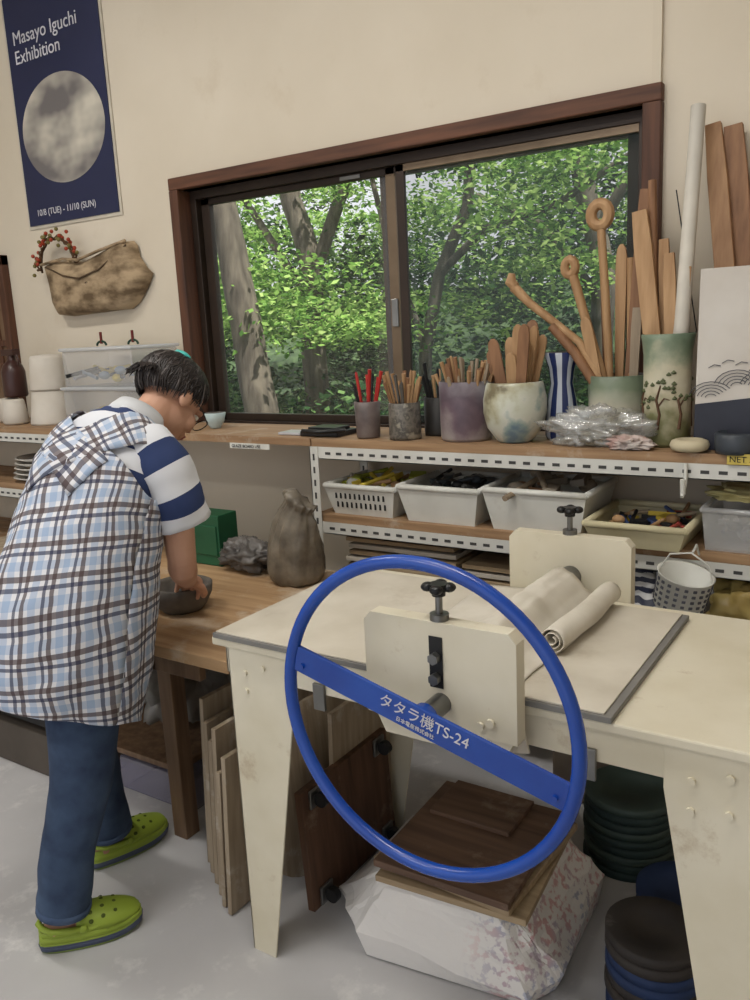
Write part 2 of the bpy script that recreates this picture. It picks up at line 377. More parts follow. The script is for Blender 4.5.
# ---------------------------------------------------------------- pots on top shelf
ZT=1.139
def potmat(name,cols,scale=5,axis=0,off=0,amp=1.6,rough=.4):
    m,nt,bs=base(name); N=nt.nodes; L=nt.links
    tc=N.new('ShaderNodeTexCoord'); no=N.new('ShaderNodeTexNoise'); no.inputs['Scale'].default_value=scale; no.inputs['Detail'].default_value=6
    sp=N.new('ShaderNodeSeparateXYZ'); ad=N.new('ShaderNodeMath'); ad.operation='MULTIPLY_ADD'
    na=N.new('ShaderNodeMath'); na.operation='MULTIPLY_ADD'; na.inputs[1].default_value=amp; na.inputs[2].default_value=-.5*amp+.5+off
    cr=N.new('ShaderNodeValToRGB'); e=cr.color_ramp.elements; e[0].color=lin(cols[0]); e[1].color=lin(cols[-1])
    e[0].position=.1;e[1].position=.9
    for i,c in enumerate(cols[1:-1]):
        x=e.new(.1+.8*(i+1)/(len(cols)-1)); x.color=lin(c)
    L.new(tc.outputs['Object'],no.inputs['Vector']); L.new(tc.outputs['Object'],sp.inputs[0]); L.new(no.outputs[0],na.inputs[0])
    L.new(sp.outputs[2],ad.inputs[0]); ad.inputs[1].default_value=axis; L.new(na.outputs[0],ad.inputs[2])
    L.new(ad.outputs[0],cr.inputs[0]); L.new(cr.outputs[0],bs.inputs['Base Color']); bs.inputs['Roughness'].default_value=rough
    return m
def pot(name,x,y,prof,mat,inner=None,z=ZT):
    b=B(); th=.006
    top=prof[-1]
    full=[(.001,0)]+prof+[(top[0]-th*.5,top[1]+.002),(top[0]-th,top[1]-.002)]+[(max(r-th,.002),zz) for r,zz in reversed(prof[1:-1])]+[(.001,.008)]
    ni=len(full)-1; k=len(prof)+1
    b.lathe((x,y,z),full,36,0,ms=[0]*k+[1]*(ni-k))
    return b,[mat,inner or claym]
purp=potmat('purple_glaze',[(164,158,150),(148,138,138),(104,86,96),(84,70,80),(112,102,110),(142,136,140)],7,4.2,-.4,1.3)
b,m=pot('p',-1.20,2.36,[(.078,0),(.082,.01),(.084,.09),(.085,.183)],purp); b.make('purple_glazed_pot',m)
whb=potmat('celadon_glaze',[(120,112,88),(176,172,146),(196,198,182),(202,202,190),(150,168,164),(110,134,150)],8,0,0,2.6,.3)
b,m=pot('p',-1.03,2.35,[(.05,0),(.056,.005),(.085,.045),(.096,.09),(.096,.13),(.088,.17),(.085,.18)],whb); b.make('celadon_glazed_pot',m)
m_,nt,bs=base('blue_stripe_glaze'); N=nt.nodes;L=nt.links
tc=N.new('ShaderNodeTexCoord'); sp=N.new('ShaderNodeSeparateXYZ'); at=N.new('ShaderNodeMath'); at.operation='ARCTAN2'; mu=N.new('ShaderNodeMath'); mu.operation='MULTIPLY'; mu.inputs[1].default_value=8; sn=N.new('ShaderNodeMath'); sn.operation='SINE'; gt=N.new('ShaderNodeMath'); gt.operation='GREATER_THAN'; gt.inputs[1].default_value=-.1; mx=N.new('ShaderNodeMix'); mx.data_type='RGBA'; mx.inputs[6].default_value=lin((180,186,196)); mx.inputs[7].default_value=lin((36,48,92))
L.new(tc.outputs['Object'],sp.inputs[0]);L.new(sp.outputs[0],at.inputs[0]);L.new(sp.outputs[1],at.inputs[1]);L.new(at.outputs[0],mu.inputs[0]);L.new(mu.outputs[0],sn.inputs[0]);L.new(sn.outputs[0],gt.inputs[0]);L.new(gt.outputs[0],mx.inputs[0]);L.new(mx.outputs[2],bs.inputs['Base Color']); bs.inputs['Roughness'].default_value=.25
b,m=pot('v',-.915,2.44,[(.045,0),(.05,.01),(.052,.06),(.044,.12),(.034,.17),(.040,.215),(.055,.26)],m_); b.make('blue_striped_vase',m)
grg=potmat('green_band_glaze',[(176,172,150),(188,184,164),(192,188,170),(116,128,106),(96,108,90)],5,4.2,-.42,.5)
b,m=pot('g',-.745,2.45,[(.074,0),(.08,.01),(.084,.08),(.086,.13),(.088,.19)],grg); b.make('green_banded_pot',m)
tvg=potmat('landscape_glaze',[(74,76,52),(112,112,74),(190,182,156),(202,196,174),(194,188,164),(128,142,120),(96,116,96)],9,2.6,-.42,.7,.45)
b,m=pot('t',-.588,2.38,[(.062,0),(.065,.01),(.063,.12),(.064,.25),(.068,.285),(.072,.305)],tvg)
def vs_(th,z,r=.0645): return V(-.588+r*math.cos(th),2.38+r*math.sin(th),ZT+z)
for t0,h in ((-pi/2-.15,.17),(-pi/2+.75,.14),(-pi/2-1.1,.15),(.4,.16),(2.0,.17)):
    b.tube([vs_(t0,.05),vs_(t0+.10,.09),vs_(t0-.05,.13),vs_(t0+.12,h)],[.005,.004,.0035,.002],6,2)
    b.tube([vs_(t0,.11),vs_(t0+.28,.135),vs_(t0+.5,.13)],[.003,.002,.001],5,2)
    for k in range(9):
        th=t0+random.uniform(-.4,.6); z=h+random.uniform(-.05,.035)
        b.tube([vs_(th,z,.064),vs_(th+.10,z+.003,.0645),vs_(th+.2,z,.064)],[.002,.006,.002],6,3)
b.make('landscape_painted_vase',m+[mk('brown_brush',(96,66,44),rough=.5),mk('green_brush',(96,104,70),rough=.5)])
b,m=pot('c',-1.55,2.32,[(.036,0),(.04,.005),(.042,.07),(.045,.12)],potmat('grey_cup',[(78,72,70),(112,100,98),(136,128,124)],14)); b.make('pen_cup',m)
b,m=pot('c',-1.405,2.32,[(.052,0),(.053,.01),(.052,.118)],potmat('tin',[(58,54,50),(110,104,96),(70,66,60),(140,134,120)],30,0,0,2.4)); b.make('tool_tin',m)
b,m=pot('c',-1.34,2.44,[(.05,0),(.052,.01),(.052,.125)],mk('dark_tin',(52,50,48),rough=.5)); b.make('tool_tin',m)
b,m=pot('c',-2.35,2.42,[(.02,0),(.022,.006),(.036,.025),(.045,.06)],mk('celadon',(192,210,210),rough=.3)); b.make('tea_cup',m)
def paddle(b,p0,p1,w0,w1,t=.009,m=0,n=6,rnd=False):
    p0=Vector(p0);p1=Vector(p1); d=p1-p0
    side=d.cross(V(0,1,0)).normalized(); nn=side.cross(d.normalized())
    vs=[];fr=[i/n for i in range(n)]+([.93,.975,1.0] if rnd else [1.0])
    K=len(fr)-1
    for i,f in enumerate(fr):
        w=w0+(w1-w0)*f
        if rnd and f>.9: w*=(.93,.7,.25)[i-n]
        elif i==K: w*=.8
        p=p0+d*f
        for a,c in ((-1,-1),(1,-1),(1,1),(-1,1)): vs.append(p+side*a*w/2+nn*c*t/2)
    fs=[(0,1,2,3),tuple(K*4+j for j in (3,2,1,0))]
    for i in range(K):
        for j in range(4): fs.append((i*4+j,(i+1)*4+j,(i+1)*4+(j+1)%4,i*4+(j+1)%4))
    b.add(vs,fs,m)
b=B()
b.tube([(-.76,2.44,1.18),(-.785,2.45,1.55),(-.80,2.45,1.75)],.0125,10,0)
pts=[]
for i in range(16):
    q=2*pi*i/16; pts.append(V(-.803+.026*math.cos(q),2.45,1.785+.030*math.sin(q)))
b.tube(pts,.017,8,0,closed=True)
b.tube([(-.74,2.43,1.18),(-.83,2.43,1.47),(-.875,2.43,1.62)],.014,10,0)
b.tube([V(-.885+.016*math.cos(2*pi*i/12),2.43,1.645+.022*math.sin(2*pi*i/12)) for i in range(12)],.014,8,0,closed=True)
b.tube([(-.72,2.42,1.2),(-.85,2.41,1.43),(-1.0,2.40,1.55),(-1.05,2.40,1.60)],[.012,.012,.013,.016],10,0)
b.tube([(-1.045,2.40,1.60),(-1.06,2.40,1.615),(-1.055,2.40,1.64)],[.015,.018,.010],10,0)
b.tube([(-.73,2.41,1.2),(-.86,2.40,1.40),(-.93,2.40,1.48)],.015,10,1)
paddle(b,(-.72,2.45,1.18),(-.672,2.46,1.84),.03,.048,.012,1)
paddle(b,(-.75,2.47,1.18),(-.745,2.47,1.70),.022,.034,.01,0,rnd=True)
paddle(b,(-.70,2.43,1.18),(-.69,2.44,1.52),.02,.03,.01,2)
paddle(b,(-.77,2.42,1.2),(-.83,2.40,1.50),.02,.035,.01,0,rnd=True)
b.tube([(-.78,2.47,1.2),(-.80,2.48,1.62)],.012,10,1)
b.tube([(-.71,2.45,1.2),(-.72,2.47,1.66)],.010,10,0)
b.make('wooden_tools',[stick,stick2,ply],.002)
b=B()
paddle(b,(-.60,2.37,1.20),(-.685,2.43,1.78),.045,.05,.014,0)
b.tube([(-.575,2.36,1.2),(-.553,2.38,1.47),(-.552,2.50,2.04)],[.02,.02,.02],14,1)
paddle(b,(-.59,2.40,1.2),(-.62,2.44,1.70),.03,.032,.012,0)
paddle(b,(-.57,2.37,1.2),(-.60,2.42,1.66),.03,.034,.012,0)
paddle(b,(-.56,2.35,1.2),(-.545,2.40,1.62),.022,.022,.01,0)
b.tube([(-.62,2.39,1.2),(-.66,2.46,1.86)],.012,8,2)
b.tube([(-.56,2.40,1.2),(-.53,2.45,1.45),(-.60,2.48,1.83)],.002,6,3)
b.make('rolling_sticks',[stick,mk('pole_white',(214,208,196),rough=.6),stick2,dark],.002)
b=B()
paddle(b,(-.40,2.40,1.14),(-.525,2.56,2.00),.052,.052,.02,0)
paddle(b,(-.37,2.44,1.14),(-.475,2.57,1.99),.055,.06,.02,1)
paddle(b,(-.33,2.42,1.14),(-.40,2.55,1.86),.06,.06,.02,1)
paddle(b,(-.27,2.42,1.14),(-.30,2.55,1.90),.07,.07,.02,0)
b.make('wooden_battens',[wood('batten',(176,138,102),(140,104,74),2),stick2],.002)
def bunch(name,cx,cy,r,z0,zt,n,mats,ws=(.012,.03),kind='p',lean=.07):
    b=B()
    for i in range(n):
        q=random.uniform(0,2*pi); rr=r*math.sqrt(random.random())
        p0=(cx+rr*.5*math.cos(q),cy+rr*.5*math.sin(q),z0); h=zt-z0
        p1=(cx+rr*math.cos(q)+lean*math.cos(q)*.7,cy+rr*math.sin(q)+lean*math.sin(q)*.6,z0+h*random.uniform(.72,1.0))
        mi=random.randrange(len(mats))
        if kind=='p' or random.random()<.25: paddle(b,p0,p1,ws[0],random.uniform(*ws),.007,mi,rnd=True)
        else:
            b.tube([p0,Vector(p0).lerp(Vector(p1),.8),p1],[.004,.005,.007],7,mi)
    return b.make(name,mats,.001)
bunch('wooden_brushes',-1.20,2.36,.06,1.16,1.41,34,[stick,stick2,ply],(.008,.016),'r',.06)
bunch('wooden_spatulas',-1.03,2.35,.05,1.16,1.50,13,[stick,stick2,stick],(.028,.045),'p',.07)
bunch('red_pens',-1.55,2.32,.02,1.15,1.38,7,[red,red,dark],(.008,.012),'r',.05)
bunch('wooden_brushes',-1.405,2.32,.035,1.15,1.36,24,[stick,stick2,steel],(.008,.012),'r',.05)
bunch('paint_brushes',-1.34,2.44,.035,1.15,1.38,12,[stick,dark],(.008,.014),'r',.04)
wp=empty('painted_wave_panel',(-.34,2.32,ZT))
T=TR(-.34,2.315,ZT)@RX(-.06)
b=B(); b.box((-.16,0,0),(.18,.018,.47),0,T); b.prism([(-.16,0),(.18,0),(.18,.205),(.10,.175),(.0,.14),(-.16,.12)],-.003,0,1,T)
b.make('slab',[mk('white_slab',(208,203,196),(194,187,178),rough=.7),mk('indigo_glaze',(50,54,66),(36,38,50),rough=.5)],0,wp)
b=B()
for k in range(5):
    for r in (.012,.020,.028,.036,.044):
        x=-.12+k*.062; z=.135+.014*k+.016*(k%2)
        pts=[(x-r*1.3*math.cos(t),-.0035,z+r*math.sin(t)) for t in [.25+i*.32 for i in range(8)]]
        b.tube(pts,.0011,4,0,T=T)
for k in range(9):
    x=-.13+.033*k; z=.215+.012*math.sin(k*1.3)
    b.tube([(x,-.0035,z),(x+.014,-.0035,z+.008),(x+.03,-.0035,z+.005)],.0012,4,0,T=T)
b.make('brush_strokes',[mk('ink_grey',(92,94,100),rough=.8)],0,wp)
b=B(); b.blob((-.77,2.33,1.185),(.145,.07,.065),.35,1.9,0,seed=3,crease=.45); b.blob((-.80,2.32,1.175),(.09,.06,.045),.4,2.4,0,seed=21,crease=.5); b.make('plastic_bag',[bagp])
b=B(); b.box((-.85,2.295,ZT+.001),(-.66,2.38,1.160)); b.box((-.82,2.30,1.160),(-.72,2.37,1.178)); b.make('paper_packet',[mk('paper_beige',(184,178,156),(120,116,104),scale=12,rough=.8)],.008)
b=B(); b.blob((-.66,2.28,1.155),(.06,.04,.02),.4,3,0,seed=9,crease=.3); b.make('crumpled_wrapper',[mk('wrapper',(206,200,194),(170,130,120),scale=15,rough=.6)])
b=B(); b.tube([(-.50+.035*math.cos(q),2.27+.03*math.sin(q),ZT+.018) for q in [2*pi*i/24 for i in range(24)]],.016,8,0,closed=True); b.make('masking_tape_roll',[mk('tape',(206,194,164),rough=.6)])
b=B(); b.lathe((-.385,2.28,ZT),[(.001,0),(.05,0),(.055,.012),(.055,.05),(.048,.055),(.048,.035),(.001,.03)],28,0); b.make('glaze_jar_lid',[mk('lid_dark',(62,68,76),rough=.4)])
b=B(); b.box((-.40,2.236,1.115),(-.28,2.24,1.142)); b.make('weight_label',[mk('label_yellow',(214,192,96),rough=.6)])
text('weight_label_text','NET 500g',(-.395,2.2355,1.121),.022,dark)
b=B(); b.box((-1.93,2.30,ZT),(-1.83,2.38,ZT+.01),1); b.box((-1.82,2.29,ZT),(-1.66,2.42,ZT+.018),0); b.box((-1.80,2.31,ZT+.018),(-1.68,2.40,ZT+.03),0); b.tube([(-1.80,2.28,ZT+.02),(-1.70,2.26,ZT+.022),(-1.63,2.30,ZT+.025)],.008,8,0); b.make('folded_case',[black,mk('phone_white',(205,205,210),rough=.3)],.003)

# ---------------------------------------------------------------- baskets, second shelf
Z2=.877
def basket(name,x0,x1,y0,y1,z,h,mat,slits=True,taper=.025,th=.004):
    b=B(); c=[(x0+taper,y0+taper),(x1-taper,y0+taper),(x1-taper,y1-taper),(x0+taper,y1-taper)]; t=[(x0,y0),(x1,y0),(x1,y1),(x0,y1)]
    vs=[(x,y,z) for x,y in c]+[(x,y,z+h) for x,y in t]
    b.add(vs,[(0,3,2,1)]+[(i,(i+1)%4,4+(i+1)%4,4+i) for i in range(4)])
    r=.006
    for i in range(4):
        p=V(*t[i],z+h);q=V(*t[(i+1)%4],z+h); b.tube([p,q],r,8)
    o=b.make(name,[mat,dark],0); mo=o.modifiers.new('s','SOLIDIFY'); mo.thickness=th; mo.offset=1
    if slits:
        s=B(); n=int((x1-x0)/.022)
        for i in range(1,n):
            x=x0+taper+(x1-x0-2*taper)*i/n
            for zz in (.3,.62):
                yy=y0+taper*(1-zz)-.0015-.004
                s.cbox((x,yy,z+h*(zz+.05)),(.007,.002,h*.2),0)
        so=s.make('slits',[dark]); so.parent=o; so.location=so.location-o.location
    return o
def junk(name,x0,x1,y0,y1,z,mats,n=18,s=.03):
    b=B()
    for i in range(n):
        c=(random.uniform(x0,x1),random.uniform(y0,y1),z+random.uniform(0,s*.8)); k=random.random(); R=RZ(random.uniform(0,3))@RX(random.uniform(-.4,.4))
        mi=random.randrange(len(mats))
        if k<.4: b.cbox(c,(s*random.uniform(1,2.5),s*random.uniform(.4,1),s*.4),mi,rot=R)
        elif k<.8:
            d=R@V(s*1.6,0,s*.3); b.tube([Vector(c)-d,Vector(c)+d],s*.18,8,mi)
        else: b.ell(c,(s*.6,s*.5,s*.4),mi,10,8)
    return b.make(name,mats,.001)
basket('plastic_basket',-1.70,-1.42,2.255,2.53,Z2,.10,white); junk('sponges_and_tools',-1.66,-1.46,2.30,2.49,Z2+.080,[yellow,stick,white,mk('lime_s',(170,180,60)),yellow],24,.042)
basket('plastic_basket',-1.40,-1.115,2.25,2.53,Z2,.115,white,False); junk('rubber_tools',-1.36,-1.15,2.29,2.49,Z2+.095,[dark,mk('slate',(70,78,84)),steel],26,.034)
basket('plastic_basket',-1.095,-.775,2.25,2.53,Z2,.125,white,False); junk('wooden_ribs',-1.04,-.83,2.29,2.49,Z2+.11,[ply,mk('box_grey',(150,140,126)),stick2],16,.052)
basket('cream_tray',-.76,-.49,2.20,2.50,Z2+.0,.06,mk('cream_plastic',(210,202,170),(196,186,150),rough=.5),False,.02); junk('stamps_and_ribbons',-.72,-.53,2.24,2.46,Z2+.035,[yellow,mk('blue_bits',(70,90,140)),dark,stick,mk('dull_red',(160,70,60)),ply],30,.032)
basket('clear_storage_box',-.46,-.14,2.255,2.53,Z2,.11,clearp,False,.01,.002); junk('small_parts',-.42,-.2,2.30,2.49,Z2+.03,[steel,mk('grey_bits',(150,150,155)),dark,white],20,.035)
b=B(); b.blob((-.36,2.40,Z2+.135),(.11,.09,.02),.3,3,0,seed=5); b.make('yellow_cloth',[mk('pale_yellow',(208,198,142),rough=.8)])
Z3=.587
b=B()
for i in range(9):
    b.cbox((-1.42+random.uniform(-.02,.02),2.42,Z3+.012+i*.0235),(.42,.28,.014),i%2,rot=RZ(random.uniform(-.03,.03)))
b.make('plywood_bat_stack',[plyx,mk('grey_board',(190,184,172),(166,158,146),rough=.8)],.001)
b=B()
for i in range(7):
    b.cbox((-1.02+random.uniform(-.02,.02),2.42,Z3+.012+i*.0235),(.34,.28,.014),i%2,rot=RZ(random.uniform(-.03,.03)))
b.make('plywood_bat_stack',[plyx,MATS['grey_board']],.001)
m_,nt,bs=base('striped_fabric'); N=nt.nodes;L=nt.links; tc=N.new('ShaderNodeTexCoord'); w=N.new('ShaderNodeTexWave'); w.inputs['Scale'].default_value=11; w.inputs['Distortion'].default_value=3; w.bands_direction='Z'; cr=N.new('ShaderNodeValToRGB'); cr.color_ramp.interpolation='CONSTANT'; cr.color_ramp.elements[1].position=.5; cr.color_ramp.elements[0].color=lin((38,44,66)); cr.color_ramp.elements[1].color=lin((196,196,196)); L.new(tc.outputs['Object'],w.inputs[0]); L.new(w.outputs[1],cr.inputs[0]); L.new(cr.outputs[0],bs.inputs['Base Color'])
b=B(); b.blob((-.65,2.36,Z3+.11),(.13,.12,.135),.35,2.2,0,seed=2,crease=.15); b.make('striped_cloth_bag',[m_])
b=B(); b.blob((-.32,2.33,Z3+.10),(.12,.10,.12),.3,2.4,0,seed=4,crease=.2); b.make('yellow_plastic_bag',[mk('yellow_bag',(200,182,116),(150,128,74),scale=8,rough=.4)])
b=B(); b.blob((-.47,2.47,Z3+.12),(.10,.06,.14),.35,2.4,0,seed=8); b.make('plastic_bag',[bagp])
b=B(); cc=(-.495,2.165,.742)
T=TR(*cc)@RY(.22)@RX(.12)
b.lathe((0,0,0),[(.001,0),(.060,0),(.064,.006),(.069,.095),(.073,.10),(.067,.098),(.060,.008),(.001,.005)],32,0,T=T)
for i in range(20):
    for k in range(5):
        q=2*pi*i/20; r=.0655+.001*k
        b.cbox(T@V(r*math.cos(q),r*math.sin(q),.018+k*.0165),(.003,.009,.007),1,rot=T.to_3x3().to_4x4()@RZ(q))
b.tube([T@V(-.066,0,.095),T@V(-.05,0,.14),T@V(0,0,.16),T@V(.05,0,.14),T@V(.066,0,.095)],.0025,6,0)
b.tube([(-.46,2.16,.895),(-.46,2.20,.905),(-.46,2.235,.87)],.003,6,0)
b.make('perforated_hanging_basket',[white,mk('hole_shade',(96,98,108),rough=.8)])
b=B(); b.tube([(-.50,2.20,1.03),(-.50,2.235,1.06),(-.50,2.235,1.112)],.005,8,0); b.tube([(-.50,2.21,1.035),(-.50,2.205,1.075)],.007,8,0); b.make('white_hook',[white])

# ---------------------------------------------------------------- slab roller
sr=empty('slab_roller',(-.70,1.6,0))
X0,X1,Y0,Y1,ZTb=-1.335,-.08,1.30,1.92,.82
b=B(); b.box((X0,Y0,.80),(X1,Y1,ZTb)); b.make('table_top',[cream],.004,sr)
b=B()
for y in (Y0+.012,Y1-.018): b.box((X0+.03,y,.735),(X1-.03,y+.006,.80))
for x in (X0+.03,X1-.036): b.box((x,Y0+.012,.735),(x+.006,Y1-.012,.80))
def leg(xo,xi_top,xi_bot,y,dy):
    b.prism([(xo,0),(xi_bot,0),(xi_top,.72),(xi_top,.80),(xo,.80)],y,y+.005*dy)
    ya=y; yt=y+dy*.17; yb=y+dy*.06
    b.prism([(ya,0),(yb,0),(yt,.72),(yt,.80),(ya,.80)],xo,xo+(.005 if xi_top>xo else -.005),axis='x')
leg(-1.295,-1.105,-1.225,Y0+.008,1); leg(-.125,-.315,-.195,Y0+.008,1); leg(-1.295,-1.105,-1.225,Y1-.008,-1); leg(-.125,-.315,-.195,Y1-.008,-1)
for x,z in ((-1.245,.745),(-1.19,.765),(-1.245,.70),(-.27,.745),(-.21,.765),(-.21,.70),(-.27,.69)):
    b.tube([(x,Y0+.009,z),(x,Y0+.002,z)],.0075,6,0)
b.box((-1.05,Y0+.004,.70),(-1.02,Y0+.012,.76),1); b.box((-.46,Y0+.004,.70),(-.43,Y0+.012,.76),1)
b.make('frame',[cream,steel],.0015,sr)
b=B(); b.box((-1.325,1.295,.8205),(-.40,1.86,.832),0); b.box((-1.319,1.301,.832),(-.414,1.854,.8355),1); b.make('canvas_board',[mk('board_edge',(128,126,122),rough=.7),canvas],.001,sr)
# roller with a canvas pulled over it, its free end rolled up beside the roller
b=B(); b.tube([(-.70,1.26,.868),(-.70,1.94,.868)],.026,28,0)
prof=[(-.575,.8375),(-.60,.839),(-.625,.846),(-.645,.862),(-.66,.882),(-.675,.898),(-.70,.905),(-.725,.897),(-.742,.880),(-.757,.860),(-.785,.845),(-.83,.839),(-.90,.8375)]
vs=[];fs=[];mm=30
pf=[]
for i in range(len(prof)-1):
    for k in range(4): t=k/4; pf.append((prof[i][0]*(1-t)+prof[i+1][0]*t,prof[i][1]*(1-t)+prof[i+1][1]*t))
pf.append(prof[-1]); k=len(pf)
for j in range(mm):
    y=1.32+j*(1.86-1.32)/(mm-1)
    for i,(x,z) in enumerate(pf):
        h=max(0,(z-.838)/.065)
        vs.append((x+.015*noise.noise(V(3,y*4,1))*(1-.3*h),y,z+(.008*noise.noise(V(x*16,y*7,3))+.006*noise.noise(V(x*30,y*20,7)))*(.2+h)+.0015))
for j in range(mm-1):
    for i in range(k-1): fs.append((j*k+i,j*k+i+1,(j+1)*k+i+1,(j+1)*k+i))
b.add(vs,fs,1,True)
sp_=[]
for i in range(46):
    q=i*.34; r=.030-.0016*q*.9
    sp_.append((-.585+r*math.sin(q)*.95,.868-r*math.cos(q)*.9-.001))
vs=[];fs=[];k=len(sp_);mm=22
for j in range(mm):
    y=1.50+j*(1.85-1.50)/(mm-1)
    for i,(x,z) in enumerate(sp_): vs.append((x+.010*noise.noise(V(2,y*5,0))+.02*(y-1.5),y,z+.004*noise.noise(V(x*20,y*12,1))))
for j in range(mm-1):
    for i in range(k-1): fs.append((j*k+i,j*k+i+1,(j+1)*k+i+1,(j+1)*k+i))
b.add(vs,fs,1,True)
b.make('roller_and_canvas',[steel,mk('canvas_loose',(216,210,198),(192,185,170),scale=9,rough=.95,bump=.3,detail=8)],0,sr,solid=.002)
def plate(y,d):
    b=B()
    b.prism([(-.865,.765),(-.55,.765),(-.55,.955),(-.565,.972),(-.85,.972),(-.865,.955)],y,y+.035,0)
    b.prism([(-.83,.725),(-.58,.725),(-.56,.765),(-.85,.765)],y+.006,y+.03,0)
    yf=y-.001 if d>0 else y+.036
    b.box((-.722,min(yf,yf-.001*d),.845),(-.694,max(yf,yf-.001*d),.945),2)
    yy=y-.002 if d>0 else y+.037
    for z in (.865,.905): b.tube([(-.708,yy,z),(-.708,yy-.014*d,z)],.011,6,1)
    for x,z in ((-.80,.80),(-.60,.80),(-.62,.79)): b.tube([(x,yy,z),(x,yy-.006*d,z)],.008,10,0)
    b.tube([(-.708,y+.017,.93),(-.708,y+.017,1.02)],.007,10,1)
    b.cyl((-.708,y+.017,.972),.018,.012,16,1)
    b.cyl((-.708,y+.017,1.018),.013,.02,12,2)
    for q in range(4):
        a=q*pi/2+.3; b.ell((-.708+.020*math.cos(a),y+.017+.020*math.sin(a),1.034),(.013,.013,.009),2,10,8)
    b.cyl((-.708,y+.017,1.028),.018,.013,16,2)
    b.make('end_plate',[cream,steel,black],.006,sr)
plate(1.245,1); plate(1.925,-1)
WC=V(-.70,1.165,.816)
b=B()
b.tube([WC+V(.291*math.cos(2*pi*i/72),0,.291*math.sin(2*pi*i/72)) for i in range(72)],.0125,16,0,closed=True,up=(0,1,0))
T=Matrix.Translation(WC)@RY(math.radians(14.6))
b.box((-.287,-.004,-.026),(.287,.004,.026),0,T)
b.tube([WC+V(0,.005,0),WC+V(0,.085,0)],.02,18,1); b.tube([WC+V(0,.004,0),WC+V(0,.02,0)],.026,20,0)
for sx in (-1,1):
    b.tube([T@V(sx*.262,-.003,-.01),T@V(sx*.262,-.009,-.01)],.006,8,0)
b.make('hand_wheel',[bluep,steel],.001,sr)
text('wheel_text','タタラ機TS-24',T@V(-.085,-.0055,-.003),.029,wt,sr,(pi/2,math.radians(14.6),0))
text('wheel_text_small','日本電産株式会社',T@V(-.045,-.0055,-.018),.010,wt,sr,(pi/2,math.radians(14.6),0))
b=B(); b.prism([(-.865,.80),(-.56,.80),(-.545,.735),(-.60,.722),(-.70,.73),(-.80,.728),(-.85,.75)],1.283,1.289,0); b.make('cloth_flap',[canvas],0,sr)

# ---------------------------------------------------------------- wooden work table
b=B()
b.box((-3.3,1.45,.645),(-1.44,2.235,.68),0); b.box((-3.2,1.52,.56),(-1.62,1.545,.645),1); b.box((-3.2,2.1,.56),(-1.62,2.125,.645),1); b.box((-1.82,1.52,.56),(-1.795,2.12,.645),1)
for x in (-1.83,-3.2):
    for y in (1.55,2.08): b.box((x,y,0),(x+.055,y+.055,.645),1)
b.box((-3.2,1.6,.18),(-1.84,2.1,.20),1)
b.make('wooden_work_table',[tablew,tabled],.003)
b=B(); prof=[(.001,0),(.062,0),(.075,.015),(.093,.05),(.096,.078),(.088,.082),(.08,.07),(.06,.02),(.001,.015)]
b.lathe((-1.86,1.705,.682),prof,36,0); b.make('clay_bowl',[claym])
# clay bag : slumped plastic sack with gathered, folded-over mouth
b=B(); n=80; hs=[(0,.080,.07),(.012,.094,.08),(.04,.100,.088),(.08,.098,.086),(.12,.098,.082),(.16,.090,.074),(.20,.080,.060),(.23,.070,.046),(.25,.054,.034),(.265,.046,.028),(.28,.056,.036),(.29,.052,.030),(.292,.02,.012)]
vs=[]
for i,(z,rx,ry) in enumerate(hs):
    for j in range(n):
        q=2*pi*j/n; f=max(0,(z-.08)/.21); c_,s_=math.cos(q),math.sin(q)
        k=1+.14*noise.noise(V(c_*1.8,s_*1.8,z*9))+f*(.10*math.sin(7*q+z*34)+.07*math.sin(13*q-z*20))-.10*abs(noise.noise(V(c_*4,s_*4,z*26)))-.07*abs(noise.noise(V(c_*9,s_*9,z*40+3)))
        vs.append((-1.705+rx*k*c_+.05*f*f,2.08+ry*k*s_-.02*f,.682+z*(1-.10*c_*f)))
fs=[(i*n+j,i*n+(j+1)%n,(i+1)*n+(j+1)%n,(i+1)*n+j) for i in range(len(hs)-1) for j in range(n)]+[tuple(range(n))[::-1],tuple((len(hs)-1)*n+j for j in range(n))]
b.add(vs,fs,0,True); b.make('clay_bag',[mk('clay_bag_m',(140,132,118),(88,80,70),scale=16,rough=.34,bump=.7,detail=9)])
b=B(); b.blob((-1.95,2.11,.735),(.12,.08,.06),.25,1.8,0,seed=11,crease=.4); b.make('wrapped_clay_lump',[mk('bag_dark',(118,114,110),(72,68,66),scale=9,rough=.4,bump=.4)])
b=B(); b.box((-2.25,2.10,.682),(-2.07,2.2,.87)); b.box((-2.24,2.095,.72),(-2.08,2.101,.83)); b.make('green_carton',[green],.006)
b=B()
b.lathe((-2.76,1.85,.682),[(.001,0),(.06,0),(.062,.1),(.055,.12),(.001,.12)],24,1); b.lathe((-2.76,1.85,.803),[(.001,0),(.062,0),(.06,.01),(.045,.13),(.04,.135),(.001,.135)],24,0)
b.make('stacked_plaster_molds',[mk('plaster',(210,204,194),(194,186,174),rough=.8),mk('plaster_grey',(150,146,138),rough=.8)])
b=B()
for i,(r,z) in enumerate(((.20,.70),(.19,.725),(.2,.745))): b.lathe((-2.62,2.05,z),[(.001,0),(r*.6,0),(r,.018),(r*.98,.02),(r*.6,.006),(.001,.004)],30,0)
b.lathe((-2.62,2.05,.682),[(.001,0),(.13,0),(.13,.02),(.001,.02)],24,1)
b.make('stacked_plates',[mk('plate_white',(206,202,194),rough=.4),plyx])
b=B(); b.box((-3.2,1.6,.682),(-2.85,2.1,.70),0); b.box((-3.18,1.62,.701),(-2.86,2.08,.72),1); b.make('ware_boards',[plyx,ply],.002)
b=B()
